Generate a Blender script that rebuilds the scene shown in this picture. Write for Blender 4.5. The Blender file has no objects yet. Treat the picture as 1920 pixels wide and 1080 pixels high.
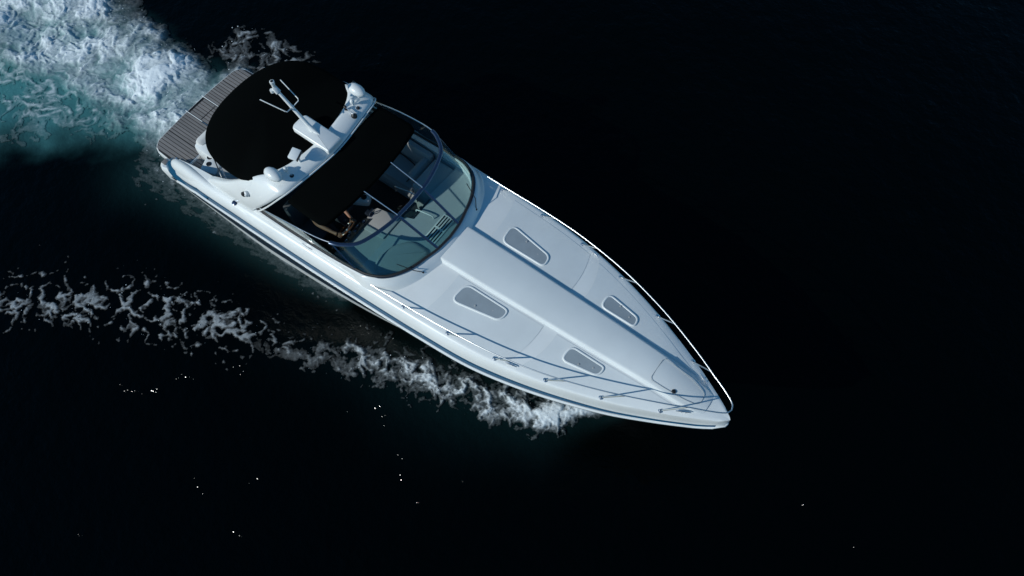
import bpy, bmesh, math, random
import numpy as np
from mathutils import Vector, Matrix

# ------------------------------------------------------------------ camera, sky, sun, exposure
S = bpy.context.scene
COL = S.collection
# boat frame = world frame: +X towards the bow, +Y to port, +Z up, water at z = 0
CAM_POS = np.array([5.0067569, -4.26614149, 13.22007309])
CAM_R = np.array([[0.81053328, 0.5855743, -0.01177061],      # image right
                  [0.52847958, -0.73987244, -0.41629089],    # image down
                  [-0.252478, 0.3311971, -0.90915529]])      # view direction
FPX = 1505.84                                                # focal length in pixels of a 1920 px wide picture
cam = bpy.data.objects.new('camera', bpy.data.cameras.new('camera'))
COL.objects.link(cam)
cam.data.sensor_width = 36.0
cam.data.lens = 36.0 * FPX / 1920.0
cam.data.clip_start = 0.1
cam.data.clip_end = 12000
r, d, f = CAM_R
cam.matrix_world = Matrix(((r[0], -d[0], -f[0], CAM_POS[0]), (r[1], -d[1], -f[1], CAM_POS[1]),
                           (r[2], -d[2], -f[2], CAM_POS[2]), (0, 0, 0, 1)))
S.camera = cam

SUN_TO = Vector((-0.30, -0.50, 0.335)).normalized()          # towards the sun, measured from rail shadows
elev = math.asin(SUN_TO.z)
W = bpy.data.worlds.new('World'); S.world = W; W.use_nodes = True
nt = W.node_tree; nt.nodes.clear()
sky = nt.nodes.new('ShaderNodeTexSky'); sky.sky_type = 'NISHITA'; sky.sun_disc = False
sky.sun_elevation = elev
sky.sun_rotation = math.atan2(SUN_TO.x, SUN_TO.y)
sky.altitude = 0; sky.air_density = 1.0; sky.dust_density = 0.0; sky.ozone_density = 3.5
bg = nt.nodes.new('ShaderNodeBackground'); bg.inputs['Strength'].default_value = 0.088
wo = nt.nodes.new('ShaderNodeOutputWorld')
hs = nt.nodes.new('ShaderNodeHueSaturation'); hs.inputs['Saturation'].default_value = 1.25; hs.inputs['Hue'].default_value = 0.492
nt.links.new(sky.outputs[0], hs.inputs['Color']); nt.links.new(hs.outputs[0], bg.inputs[0]); nt.links.new(bg.outputs[0], wo.inputs[0])
sl = bpy.data.lights.new('sun', 'SUN'); sl.energy = 2.95; sl.angle = math.radians(0.53); sl.color = (0.97, 1.0, 0.955)
so = bpy.data.objects.new('sun', sl); COL.objects.link(so)
so.rotation_euler = SUN_TO.to_track_quat('Z', 'Y').to_euler(); so.location = (-12, -20, 13)
S.view_settings.view_transform = 'Standard'; S.view_settings.look = 'None'
S.view_settings.exposure = 0.0; S.view_settings.gamma = 1.0

rnd = random.Random(7)

# ------------------------------------------------------------------ materials
def mat(name, col, rough=0.5, metal=0.0, spec=0.5, var=0.0, vscale=3.0, bump=0.0, bscale=60.0, coat=0.0):
    m = bpy.data.materials.new(name); m.use_nodes = True
    n = m.node_tree; b = n.nodes['Principled BSDF']
    b.inputs['Base Color'].default_value = (*col, 1); b.inputs['Roughness'].default_value = rough
    b.inputs['Metallic'].default_value = metal; b.inputs['Specular IOR Level'].default_value = spec
    b.inputs['Coat Weight'].default_value = coat
    tc = n.nodes.new('ShaderNodeTexCoord')
    if var > 0:
        t = n.nodes.new('ShaderNodeTexNoise'); t.inputs['Scale'].default_value = vscale
        t.inputs['Detail'].default_value = 7; t.inputs['Roughness'].default_value = 0.6
        n.links.new(tc.outputs['Object'], t.inputs['Vector'])
        mr = n.nodes.new('ShaderNodeMapRange'); mr.inputs[1].default_value = 0.3; mr.inputs[2].default_value = 0.7
        mr.inputs[3].default_value = 1 - var; mr.inputs[4].default_value = 1 + var * 0.3
        n.links.new(t.outputs['Fac'], mr.inputs[0])
        mx = n.nodes.new('ShaderNodeVectorMath'); mx.operation = 'SCALE'; mx.inputs[0].default_value = col
        n.links.new(mr.outputs[0], mx.inputs['Scale']); n.links.new(mx.outputs[0], b.inputs['Base Color'])
        mr2 = n.nodes.new('ShaderNodeMapRange'); mr2.inputs[3].default_value = rough * 0.8; mr2.inputs[4].default_value = min(1, rough * 1.35)
        n.links.new(t.outputs['Fac'], mr2.inputs[0]); n.links.new(mr2.outputs[0], b.inputs['Roughness'])
    if bump > 0:
        t2 = n.nodes.new('ShaderNodeTexNoise'); t2.inputs['Scale'].default_value = bscale; t2.inputs['Detail'].default_value = 3
        n.links.new(tc.outputs['Object'], t2.inputs['Vector'])
        bp = n.nodes.new('ShaderNodeBump'); bp.inputs['Strength'].default_value = bump; bp.inputs['Distance'].default_value = 0.01
        n.links.new(t2.outputs['Fac'], bp.inputs['Height']); n.links.new(bp.outputs[0], b.inputs['Normal'])
    return m

GEL = mat('gelcoat', (0.79, 0.81, 0.80), 0.28, var=0.07, vscale=1.3, coat=0.3)
NONSKID = mat('nonskid', (0.70, 0.735, 0.74), 0.55, var=0.08, vscale=1.1, bump=0.25, bscale=160)
GRAYGEL = mat('gray_gelcoat', (0.40, 0.41, 0.41), 0.45, var=0.05)
BLUE = mat('blue_stripe', (0.012, 0.085, 0.17), 0.2, var=0.1)
NAVY = mat('navy_stripe', (0.012, 0.022, 0.04), 0.25, var=0.1)
STEEL = mat('stainless', (0.78, 0.78, 0.78), 0.30, metal=1.0)
DKSTEEL = mat('anodised_frame', (0.10, 0.13, 0.19), 0.25, metal=0.9)
BLACK = mat('black_plastic', (0.012, 0.012, 0.013), 0.4)
RUBBER = mat('black_rubber', (0.015, 0.014, 0.014), 0.55)
CANVAS = mat('black_canvas', (0.0018, 0.0026, 0.0026), 0.95, spec=0.02, var=0.2, vscale=2, bump=0.25, bscale=250)
VINYL = mat('vinyl', (0.36, 0.355, 0.35), 0.5, var=0.06, bump=0.15, bscale=120)
VINYLW = mat('white_vinyl', (0.72, 0.71, 0.68), 0.45, var=0.06)
SOLE = mat('dark_sole', (0.02, 0.021, 0.022), 0.8, var=0.2)
PANE = mat('hatch_pane', (0.31, 0.355, 0.385), 0.2, var=0.1, vscale=5)
WOOD = mat('varnished_wood', (0.22, 0.07, 0.025), 0.25)
CAULK = mat('deck_caulk', (0.02, 0.02, 0.02), 0.7)
ANTIFOUL = mat('hull_bottom', (0.03, 0.035, 0.04), 0.6)

def teak():
    m = mat('teak_gray', (0.20, 0.185, 0.175), 0.75)
    n = m.node_tree; b = n.nodes['Principled BSDF']; tc = n.nodes['Texture Coordinate']
    mp = n.nodes.new('ShaderNodeMapping'); mp.inputs['Scale'].default_value = (1.6, 34, 10)
    t = n.nodes.new('ShaderNodeTexNoise'); t.inputs['Scale'].default_value = 2.2; t.inputs['Detail'].default_value = 8
    oi = n.nodes.new('ShaderNodeObjectInfo')
    cr = n.nodes.new('ShaderNodeValToRGB')
    cr.color_ramp.elements[0].position = 0.3; cr.color_ramp.elements[0].color = (0.175, 0.165, 0.16, 1)
    cr.color_ramp.elements[1].position = 0.75; cr.color_ramp.elements[1].color = (0.25, 0.23, 0.22, 1)
    ad = n.nodes.new('ShaderNodeMath'); ad.operation = 'MULTIPLY_ADD'; ad.inputs[1].default_value = 0.35; 
    n.links.new(tc.outputs['Object'], mp.inputs[0]); n.links.new(mp.outputs[0], t.inputs['Vector'])
    n.links.new(oi.outputs['Random'], ad.inputs[0]); n.links.new(t.outputs['Fac'], ad.inputs[2])
    sb = n.nodes.new('ShaderNodeMath'); sb.operation = 'SUBTRACT'; sb.inputs[1].default_value = 0.17
    n.links.new(ad.outputs[0], sb.inputs[0]); n.links.new(sb.outputs[0], cr.inputs[0])
    n.links.new(cr.outputs[0], b.inputs['Base Color'])
    return m
TEAK = teak()
VINYLD = mat('dark_vinyl', (0.06, 0.065, 0.07), 0.5, var=0.06)

def glass():
    m = bpy.data.materials.new('tinted_glass'); m.use_nodes = True
    n = m.node_tree; n.nodes.clear()
    tr = n.nodes.new('ShaderNodeBsdfTransparent'); tr.inputs[0].default_value = (0.71, 0.865, 0.875, 1)
    gl = n.nodes.new('ShaderNodeBsdfGlossy'); gl.inputs['Roughness'].default_value = 0.03
    fr = n.nodes.new('ShaderNodeFresnel'); fr.inputs[0].default_value = 1.45
    ge = n.nodes.new('ShaderNodeNewGeometry'); ir = n.nodes.new('ShaderNodeMapRange'); ir.inputs[3].default_value = 1.45; ir.inputs[4].default_value = 1 / 1.45
    n.links.new(ge.outputs['Backfacing'], ir.inputs[0]); n.links.new(ir.outputs[0], fr.inputs[0])
    mx = n.nodes.new('ShaderNodeMixShader'); o = n.nodes.new('ShaderNodeOutputMaterial')
    n.links.new(fr.outputs[0], mx.inputs[0]); n.links.new(tr.outputs[0], mx.inputs[1]); n.links.new(gl.outputs[0], mx.inputs[2])
    n.links.new(mx.outputs[0], o.inputs[0])
    return m
GLASS = glass()

# ------------------------------------------------------------------ mesh helpers
def obj(name, verts, faces, m, parent=None, smooth=True, ang=40, sub=0):
    me = bpy.data.meshes.new(name); me.from_pydata([tuple(v) for v in verts], [], faces)
    bm = bmesh.new(); bm.from_mesh(me)
    bmesh.ops.remove_doubles(bm, verts=bm.verts, dist=1e-5)
    bmesh.ops.recalc_face_normals(bm, faces=bm.faces); bm.to_mesh(me); bm.free()
    return link(name, me, m, parent, smooth, ang, sub)

def link(name, me, m, parent=None, smooth=True, ang=40, sub=0):
    me.materials.append(m)
    if smooth:
        me.polygons.foreach_set('use_smooth', [True] * len(me.polygons))
        if not sub: me.set_sharp_from_angle(angle=math.radians(ang))
    o = bpy.data.objects.new(name, me); COL.objects.link(o)
    if parent: o.parent = parent
    if sub:
        md = o.modifiers.new('sub', 'SUBSURF'); md.levels = sub; md.render_levels = sub
    return o

def loft(rings, closed=False, cap0=False, cap1=False):
    n = len(rings[0]); V = [p for rr in rings for p in rr]; F = []
    for i in range(len(rings) - 1):
        for j in range(n if closed else n - 1):
            k = (j + 1) % n
            F.append((i * n + j, i * n + k, (i + 1) * n + k, (i + 1) * n + j))
    if cap0: F.append(tuple(range(n)))
    if cap1: F.append(tuple(range((len(rings) - 1) * n, len(rings) * n)))
    return V, F

def merge(*parts):
    V, F = [], []
    for v, fs in parts:
        o = len(V); V += list(v); F += [tuple(i + o for i in q) for q in fs]
    return V, F

def cr(pts, n=8, closed=False):
    """Catmull-Rom through points"""
    P = [np.array(p, float) for p in pts]; out = []
    m = len(P)
    rng = range(m if closed else m - 1)
    for i in rng:
        if closed: a, b, c, e = P[i - 1], P[i], P[(i + 1) % m], P[(i + 2) % m]
        else:
            b, c = P[i], P[i + 1]
            a = P[i - 1] if i > 0 else 2 * b - c
            e = P[i + 2] if i + 2 < m else 2 * c - b
        for k in range(n):
            t = k / n
            out.append(0.5 * (2 * b + (c - a) * t + (2 * a - 5 * b + 4 * c - e) * t * t + (3 * b - a - 3 * c + e) * t ** 3))
    if not closed: out.append(P[-1])
    return out

def tube(path, rad, seg=10, cap=True, flat=1.0):
    P = [np.array(p, float) for p in path]; rings = []
    up = np.array([0, 0, 1.0])
    for i, p in enumerate(P):
        t = P[min(i + 1, len(P) - 1)] - P[max(i - 1, 0)]; t = t / (np.linalg.norm(t) + 1e-9)
        a = np.cross(t, up)
        if np.linalg.norm(a) < 0.05: a = np.cross(t, [1.0, 0, 0])
        a /= np.linalg.norm(a); b = np.cross(a, t)
        rr = rad[i] if hasattr(rad, '__len__') else rad
        rings.append([p + rr * (math.cos(q) * a + flat * math.sin(q) * b) for q in [2 * math.pi * k / seg for k in range(seg)]])
    return loft(rings, True, cap, cap)

def rbox(c, s, bev=0.02, rot=None, seg=2):
    bm = bmesh.new(); bmesh.ops.create_cube(bm, size=1)
    bmesh.ops.scale(bm, vec=s, verts=bm.verts)
    if bev: bmesh.ops.bevel(bm, geom=bm.edges[:], offset=min(bev, min(s) * 0.45), segments=seg, affect='EDGES', profile=0.5)
    M = Matrix.Translation(c)
    if rot: M = M @ Matrix.Rotation(rot[2], 4, 'Z') @ Matrix.Rotation(rot[1], 4, 'Y') @ Matrix.Rotation(rot[0], 4, 'X')
    bmesh.ops.transform(bm, matrix=M, verts=bm.verts)
    bm.verts.index_update()
    V = [tuple(v.co) for v in bm.verts]; F = [tuple(v.index for v in q.verts) for q in bm.faces]; bm.free()
    return V, F

def lathe(c, prof, seg=20, sc=(1, 1, 1), axis=None):
    rings = []
    for rr, z in prof:
        rings.append([(math.cos(2 * math.pi * k / seg) * rr * sc[0], math.sin(2 * math.pi * k / seg) * rr * sc[1], z * sc[2]) for k in range(seg)])
    V, F = loft(rings, True, True, True)
    M = Matrix.Identity(3)
    if axis is not None: M = Vector(axis).to_track_quat('Z', 'Y').to_matrix()
    return [tuple(M @ Vector(v) + Vector(c)) for v in V], F

def round_poly(pts, rad, n=6):
    out = []; m = len(pts)
    for i in range(m):
        p = np.array(pts[i], float); a = np.array(pts[i - 1], float) - p; b = np.array(pts[(i + 1) % m], float) - p
        la, lb = np.linalg.norm(a), np.linalg.norm(b); rr = rad[i] if hasattr(rad, '__len__') else rad
        q = min(rr, 0.48 * la, 0.48 * lb); A = p + a / la * q; B = p + b / lb * q
        for k in range(n + 1):
            t = k / n; out.append((1 - t) ** 2 * A + 2 * t * (1 - t) * p + t * t * B)
    return out

def inset(poly, dd):
    c = sum(np.array(p) for p in poly) / len(poly); m = len(poly); out = []
    P = [np.array(p, float) for p in poly]
    area = sum(P[i - 1][0] * P[i][1] - P[i][0] * P[i - 1][1] for i in range(m)); sg = 1 if area > 0 else -1
    for i in range(m):
        t = P[(i + 1) % m] - P[i - 1]; t /= np.linalg.norm(t) + 1e-9
        out.append(P[i] + sg * dd * np.array([-t[1], t[0]]))
    return out

def itp(x, xs, ys): return float(np.interp(x, xs, ys))

def smooth_tab(xs, ys):
    """monotone-ish smooth table: dense Catmull-Rom resample"""
    q = cr(list(zip(xs, ys)), 12); return [p[0] for p in q], [p[1] for p in q]

def tag(o, label, cat, group=None, kind=None):
    o['label'] = label; o['category'] = cat
    if group: o['group'] = group
    if kind: o['kind'] = kind
    return o

# ------------------------------------------------------------------ water, wake and foam fields
def G(px, py, z=0.0):
    """picture position (1920 x 1080) -> world point at height z (used for the water line only)"""
    q = CAM_R.T @ np.array([(px - 960) / FPX, (py - 540) / FPX, 1.0]); t = (z - CAM_POS[2]) / q[2]
    return (CAM_POS + t * q)[:2]

def pn(x, y, seed=0):
    """2D gradient noise, about -1..1"""
    xi = np.floor(x).astype(np.int64); yi = np.floor(y).astype(np.int64); xf = x - xi; yf = y - yi
    u = xf * xf * xf * (xf * (xf * 6 - 15) + 10); v = yf * yf * yf * (yf * (yf * 6 - 15) + 10)
    def g(ix, iy, dx, dy):
        h = (ix * 374761393 + iy * 668265263 + seed * 974634777) & 0xffffffff
        h = ((h ^ (h >> 13)) * 1274126177) & 0xffffffff; h = (h ^ (h >> 16)) & 0xffff
        a = h * (2 * math.pi / 65536.0); return np.cos(a) * dx + np.sin(a) * dy
    a = g(xi, yi, xf, yf); b = g(xi + 1, yi, xf - 1, yf); c = g(xi, yi + 1, xf, yf - 1); e = g(xi + 1, yi + 1, xf - 1, yf - 1)
    return 1.55 * ((a * (1 - u) + b * u) * (1 - v) + (c * (1 - u) + e * u) * v)

def fbm(x, y, o=5, seed=0, gain=0.5, lac=2.03):
    s = 0; a = 1; t = 0
    for k in range(o):
        s = s + a * pn(x, y, seed + k * 17); t += a; a *= gain; x, y = x * lac * 0.8 - y * lac * 0.6 + 3.1, x * lac * 0.6 + y * lac * 0.8 + 1.7
    return s / t

def ridge(x, y, o=4, seed=0, gain=0.5):
    s = 0; a = 1; t = 0
    for k in range(o):
        s = s + a * (1 - np.abs(pn(x, y, seed + k * 29)) * 1.6); t += a; a *= gain; x, y = x * 1.65 - y * 1.2 + 5.2, x * 1.2 + y * 1.65 + 2.9
    return np.clip(s / t, 0, 1)

def sst(a, b, x):
    t = np.clip((x - a) / (b - a), 0, 1); return t * t * (3 - 2 * t)

def sdf(poly, x, y):
    """signed distance, positive inside"""
    P = np.array(poly); dmin = np.full(x.shape, 1e9); ins = np.zeros(x.shape, bool)
    for i in range(len(P)):
        a = P[i - 1]; b = P[i]; e = b - a; wx = x - a[0]; wy = y - a[1]
        t = np.clip((wx * e[0] + wy * e[1]) / (e @ e + 1e-12), 0, 1)
        dmin = np.minimum(dmin, (wx - t * e[0]) ** 2 + (wy - t * e[1]) ** 2)
        c = ((a[1] <= y) != (b[1] <= y)); den = b[1] - a[1] if b[1] != a[1] else 1e-12
        ins ^= c & (x < a[0] + (y - a[1]) * e[0] / den)
    dd = np.sqrt(dmin); return np.where(ins, dd, -dd)

def along(line, wid, x, y):
    """nearest point on a polyline: arc length s, signed offset (left +), local half width"""
    P = np.array(line); best = np.full(x.shape, 1e9); S_ = np.zeros(x.shape); D = np.zeros(x.shape); Wd = np.ones(x.shape); s0 = 0
    for i in range(len(P) - 1):
        a, b = P[i], P[i + 1]; e = b - a; L = np.linalg.norm(e); wx = x - a[0]; wy = y - a[1]
        t = np.clip((wx * e[0] + wy * e[1]) / (L * L), 0, 1); d2 = (wx - t * e[0]) ** 2 + (wy - t * e[1]) ** 2
        m = d2 < best; best = np.where(m, d2, best); S_ = np.where(m, s0 + t * L, S_)
        sg = np.sign(e[0] * wy - e[1] * wx); D = np.where(m, sg * np.sqrt(d2), D); Wd = np.where(m, wid[i] + (wid[i + 1] - wid[i]) * t, Wd)
        s0 += L
    return S_, D, Wd

PX = 0.0103                                                     # metres per picture pixel near the water
WHITE_POLY = [G(*q) for q in [(300, 285), (262, 262), (215, 225), (150, 175), (75, 148), (0, 122), (-200, 70), (-520, 0), (-700, -330), (-150, -330),
                              (205, -25), (262, 25), (330, 78), (378, 122), (405, 150), (450, 118), (520, 170), (380, 330)]]
TEAL_POLY = [G(*q) for q in [(330, 325), (292, 306), (230, 302), (120, 298), (0, 300), (-250, 300), (-700, 300), (-900, -300), (-150, -330),
                             (205, -25), (262, 25), (330, 78), (378, 122), (450, 118), (520, 170)]]
BOW_LINE = [G(*q) for q in [(1150, 768), (1085, 768), (1010, 772), (930, 740), (850, 715), (770, 690), (700, 668), (620, 655), (540, 650), (465, 630),
                            (400, 612), (330, 592), (250, 575), (150, 562), (60, 560), (0, 562), (-150, 575), (-320, 600), (-520, 640)]]
BOW_WID = [w * PX for w in [8, 22, 42, 56, 62, 62, 52, 44, 46, 58, 72, 72, 66, 64, 64, 66, 68, 70, 70]]
SIDE_LINE = [G(*q) for q in [(640, 556), (560, 508), (470, 446), (390, 388), (330, 345), (295, 315)]]
PORT_POLY = [G(*q) for q in [(640, 160), (618, 128), (590, 95), (545, 62), (490, 42), (430, 55), (385, 80), (385, 120), (450, 150), (560, 210)]]

def H(x, y):
    """smooth water height: light chop, stern churn and the bow wave ridge"""
    h = 0.018 * pn(x * 0.35, y * 0.35, 1) + 0.010 * pn(x * 0.9 + 4, y * 0.9, 2)
    near = (np.abs(x) < 30) & (np.abs(y) < 30)
    if near.any():
        xs, ys = x[near], y[near]
        wsh = sst(-0.3, 0.7, sdf(WHITE_POLY, xs, ys))
        tl = sst(-0.5, 0.9, sdf(TEAL_POLY, xs, ys))
        hh = wsh * (0.05 + 0.10 * pn(xs * 0.8, ys * 0.8, 5)) + tl * 0.04 * pn(xs * 1.1, ys * 1.1, 6)
        s, d_, w = along(BOW_LINE, BOW_WID, xs, ys)
        hh += 0.11 * np.exp(-(d_ / (w * 0.75)) ** 2) * sst(12, 3, s) * sst(0, 0.8, s)
        h = h.copy(); h[near] += hh
    return h

def foam_fields(x, y):
    """foam cover 0..1, added height"""
    wx = x + 0.40 * fbm(x * 1.1, y * 1.1, 4, 40, 0.55); wy = y + 0.40 * fbm(x * 1.1 + 9, y * 1.1, 4, 41, 0.55)
    # dense churned wash behind the stern
    dW = sdf(WHITE_POLY, x, y) + 0.42 * fbm(x * 1.7, y * 1.7, 6, 50, 0.62)
    inW = sst(-0.22, 0.36, dW)
    cloud = 0.5 + 0.9 * fbm(wx * 1.15, wy * 1.15, 6, 51, 0.58)
    puff = 1 - np.abs(fbm(wx * 2.1, wy * 2.1, 4, 52)) * 2.0
    fine = fbm(wx * 7, wy * 7, 5, 53, 0.65)
    lo_ = fbm(wx * 0.75, wy * 0.75, 3, 54)
    thr = sst(0.50, 0.95, ridge(wx * 3.0, wy * 3.4, 4, 55, 0.62) + 0.2 * fine)
    fW = inW * np.clip(0.16 * (thr - 0.4) + 0.27 + 0.72 * cloud + 0.20 * puff + 0.26 * fine + 0.32 * lo_, 0.06, 1)
    # thin lace on the green water beside it
    dT = sdf(TEAL_POLY, x, y) + 0.3 * fbm(x * 1.6, y * 1.6, 4, 60)
    inT = sst(0.0, 1.2, dT)
    lace = ridge(wx * 1.7, wy * 2.3, 4, 61, 0.6)
    fT = inT * sst(0.60, 1.12, lace + 0.30 * fine + 0.16 * inT + 0.18 * lo_) * 0.72
    # bow wave
    s, d_, w = along(BOW_LINE, BOW_WID, x + 0.10 * fbm(x * 2.3, y * 2.3, 3, 70), y + 0.16 * fbm(x * 1.9 + 3, y * 1.9, 4, 71))
    env = 1 - np.abs(d_) / w
    young = sst(7.0, 3.6, s)
    lb = ridge((x + 0.15 * fbm(x * 4, y * 4, 3, 72)) * 2.4, (y + 0.15 * fbm(x * 4 + 7, y * 4, 3, 73)) * 2.4, 3, 74, 0.55)
    big = fbm(x * 1.1, y * 1.1, 3, 75)
    ux = x + 0.20 * fbm(x * 2.6, y * 2.6, 4, 77, 0.6); uy = y + 0.20 * fbm(x * 2.6 + 5, y * 2.6, 4, 78, 0.6)
    streak = fbm(ux * 3.2, uy * 3.2, 5, 76, 0.6)
    net = ridge(ux * 3.4, uy * 3.4, 4, 79, 0.62)
    vx = x + 0.12 * fbm(x * 3.2, y * 3.2, 4, 63, 0.55); vy = y + 0.12 * fbm(x * 3.2 + 8, y * 3.2, 4, 64, 0.55)
    net2 = ridge(vx * 2.9, vy * 3.3, 3, 68, 0.5)
    net3 = ridge(vx * 6.0, vy * 6.0, 2, 66, 0.5)
    ev = np.clip(env, -2, 1)
    old = sst(0.54, 0.73, 0.62 * net2 + 0.20 * ev + 0.14 * big + 0.10 * fine + 0.06 * net3) * (0.60 + 0.30 * streak)
    old = np.maximum(old, sst(0.72, 0.90, 0.62 * net3 + 0.22 * ev + 0.22 * big + 0.08 * fine) * 0.46)
    crest = np.exp(-((d_ / w - 0.45) / 0.40) ** 2)
    yng = sst(0.42, 1.05, 0.42 * np.clip(env, -2, 1) + 0.50 * net + 0.55 * streak + 0.26 * crest + 0.14 * fine + 0.08 * net3 - 0.14 + 0.26 * sst(2.8, 0.9, s)) * 0.95
    fB = np.where(env > -0.9, np.maximum(old * (1 - 0.6 * young), yng * young), 0) * sst(-0.9, 0.1, env) * sst(0.0, 0.5, s)
    # soft wash along the starboard side
    s2, d2, w2 = along(SIDE_LINE, [0.12, 0.18, 0.22, 0.26, 0.32, 0.4], x, y)
    e2 = np.exp(-(d2 / w2) ** 2)
    sk = fbm(x * 2.2 + y * 3.5, y * 7 - x * 3.0, 5, 80, 0.62)
    fS = np.exp(-(d2 / (0.28 * w2)) ** 2) * np.clip(0.40 + 0.9 * fine + 0.3 * sk, 0, 0.8) * 0.8
    fS = np.maximum(fS, np.exp(-(d2 / (1.25 * w2)) ** 2) * np.clip(0.26 + 0.55 * sk, 0, 0.6) * 0.60)
    # broken foam thrown out on the port quarter
    dP = sdf(PORT_POLY, x, y) + 0.25 * fbm(x * 2, y * 2, 4, 90)
    lp = ridge(wx * 2.6, wy * 2.6, 4, 91, 0.6)
    fP = sst(-0.1, 0.4, dP) * sst(0.38, 0.98, lp * 0.75 + 0.35 * fbm(wx * 2, wy * 2, 4, 92) + 0.3 * fine + 0.12 * sst(0, 0.6, dP)) * 0.8
    # stray flecks between the wake arms
    fl = pn(x * 15, y * 15, 95) * 0.75 + 0.45 * pn(x * 4, y * 4, 96) + 0.35 * pn(x * 0.9, y * 0.9, 97)
    fk = sst(0.86, 1.05, fl) * 0.42 * sst(2.4, 1.2, np.abs(d_ + 1.7)) * sst(0.6, 1.6, s)
    stern = np.maximum(np.maximum(fW, fT), fP)
    bow = np.maximum(np.maximum(fB, fS), fk)
    cl3 = 0.5 + 0.9 * fbm(wx * 1.15, wy * 1.15, 3, 51, 0.5)
    addW = fW * (0.018 * puff + 0.13 * cl3 + 0.005 * fine)
    addB = fB * (0.02 + 0.05 * young * (0.5 + streak))
    return stern, bow, np.clip(addW, -0.02, 0.3) + 0.02 * fP, np.clip(addB, 0, 0.2)

def attr(me, name, arr):
    a = me.attributes.new(name, 'FLOAT', 'POINT'); a.data.foreach_set('value', arr.astype(np.float32).ravel())

def grid_mesh(name, X, Y, Z, keep=None):
    ny, nx = X.shape
    idx = np.arange(nx * ny).reshape(ny, nx)
    q = np.stack([idx[:-1, :-1], idx[:-1, 1:], idx[1:, 1:], idx[1:, :-1]], -1).reshape(-1, 4)
    if keep is not None: q = q[keep.reshape(-1)]
    used = np.unique(q); rm = np.full(nx * ny, -1); rm[used] = np.arange(len(used)); q = rm[q]
    co = np.stack([X.ravel(), Y.ravel(), Z.ravel()], -1)[used]
    me = bpy.data.meshes.new(name)
    me.vertices.add(len(co)); me.vertices.foreach_set('co', co.astype(np.float32).ravel())
    me.loops.add(len(q) * 4); me.loops.foreach_set('vertex_index', q.astype(np.int32).ravel())
    me.polygons.add(len(q)); me.polygons.foreach_set('loop_start', np.arange(0, len(q) * 4, 4, dtype=np.int32))
    me.polygons.foreach_set('use_smooth', np.ones(len(q), bool))
    me.update(calc_edges=True); me.validate()
    return me, used

def water_material():
    m = bpy.data.materials.new('sea_water'); m.use_nodes = True
    n = m.node_tree; b = n.nodes['Principled BSDF']
    b.inputs['Roughness'].default_value = 0.06; b.inputs['IOR'].default_value = 1.333; b.inputs['Specular IOR Level'].default_value = 0.16
    at = n.nodes.new('ShaderNodeAttribute'); at.attribute_name = 'aerated'
    mx = n.nodes.new('ShaderNodeMix'); mx.data_type = 'RGBA'
    mx.inputs['A'].default_value = (0.0002, 0.0008, 0.0008, 1); mx.inputs['B'].default_value = (0.065, 0.225, 0.235, 1)
    n.links.new(at.outputs['Fac'], mx.inputs['Factor']); n.links.new(mx.outputs['Result'], b.inputs['Base Color'])
    tc = n.nodes.new('ShaderNodeTexCoord')
    t = n.nodes.new('ShaderNodeTexNoise'); t.inputs['Scale'].default_value = 3.0; t.inputs['Detail'].default_value = 6; t.inputs['Roughness'].default_value = 0.62
    n.links.new(tc.outputs['Object'], t.inputs['Vector'])
    bp = n.nodes.new('ShaderNodeBump'); bp.inputs['Strength'].default_value = 0.55; bp.inputs['Distance'].default_value = 0.06
    mk = n.nodes.new('ShaderNodeTexNoise'); mk.inputs['Scale'].default_value = 0.55; mk.inputs['Detail'].default_value = 4; mk.inputs['Roughness'].default_value = 0.7
    n.links.new(tc.outputs['Object'], mk.inputs['Vector'])
    mr = n.nodes.new('ShaderNodeMapRange'); mr.inputs[1].default_value = 0.63; mr.inputs[2].default_value = 0.78; mr.inputs[3].default_value = 0; mr.inputs[4].default_value = 1.0
    n.links.new(mk.outputs['Fac'], mr.inputs[0])
    t3 = n.nodes.new('ShaderNodeTexNoise'); t3.inputs['Scale'].default_value = 16; t3.inputs['Detail'].default_value = 2
    n.links.new(tc.outputs['Object'], t3.inputs['Vector'])
    m3 = n.nodes.new('ShaderNodeMath'); m3.operation = 'MULTIPLY'; n.links.new(mr.outputs[0], m3.inputs[0]); n.links.new(t3.outputs['Fac'], m3.inputs[1])
    m4 = n.nodes.new('ShaderNodeMath'); m4.operation = 'MULTIPLY_ADD'; m4.inputs[1].default_value = 1.1
    n.links.new(m3.outputs[0], m4.inputs[0]); n.links.new(t.outputs['Fac'], m4.inputs[2])
    n.links.new(m4.outputs[0], bp.inputs['Height']); n.links.new(bp.outputs[0], b.inputs['Normal'])
    return m

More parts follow.
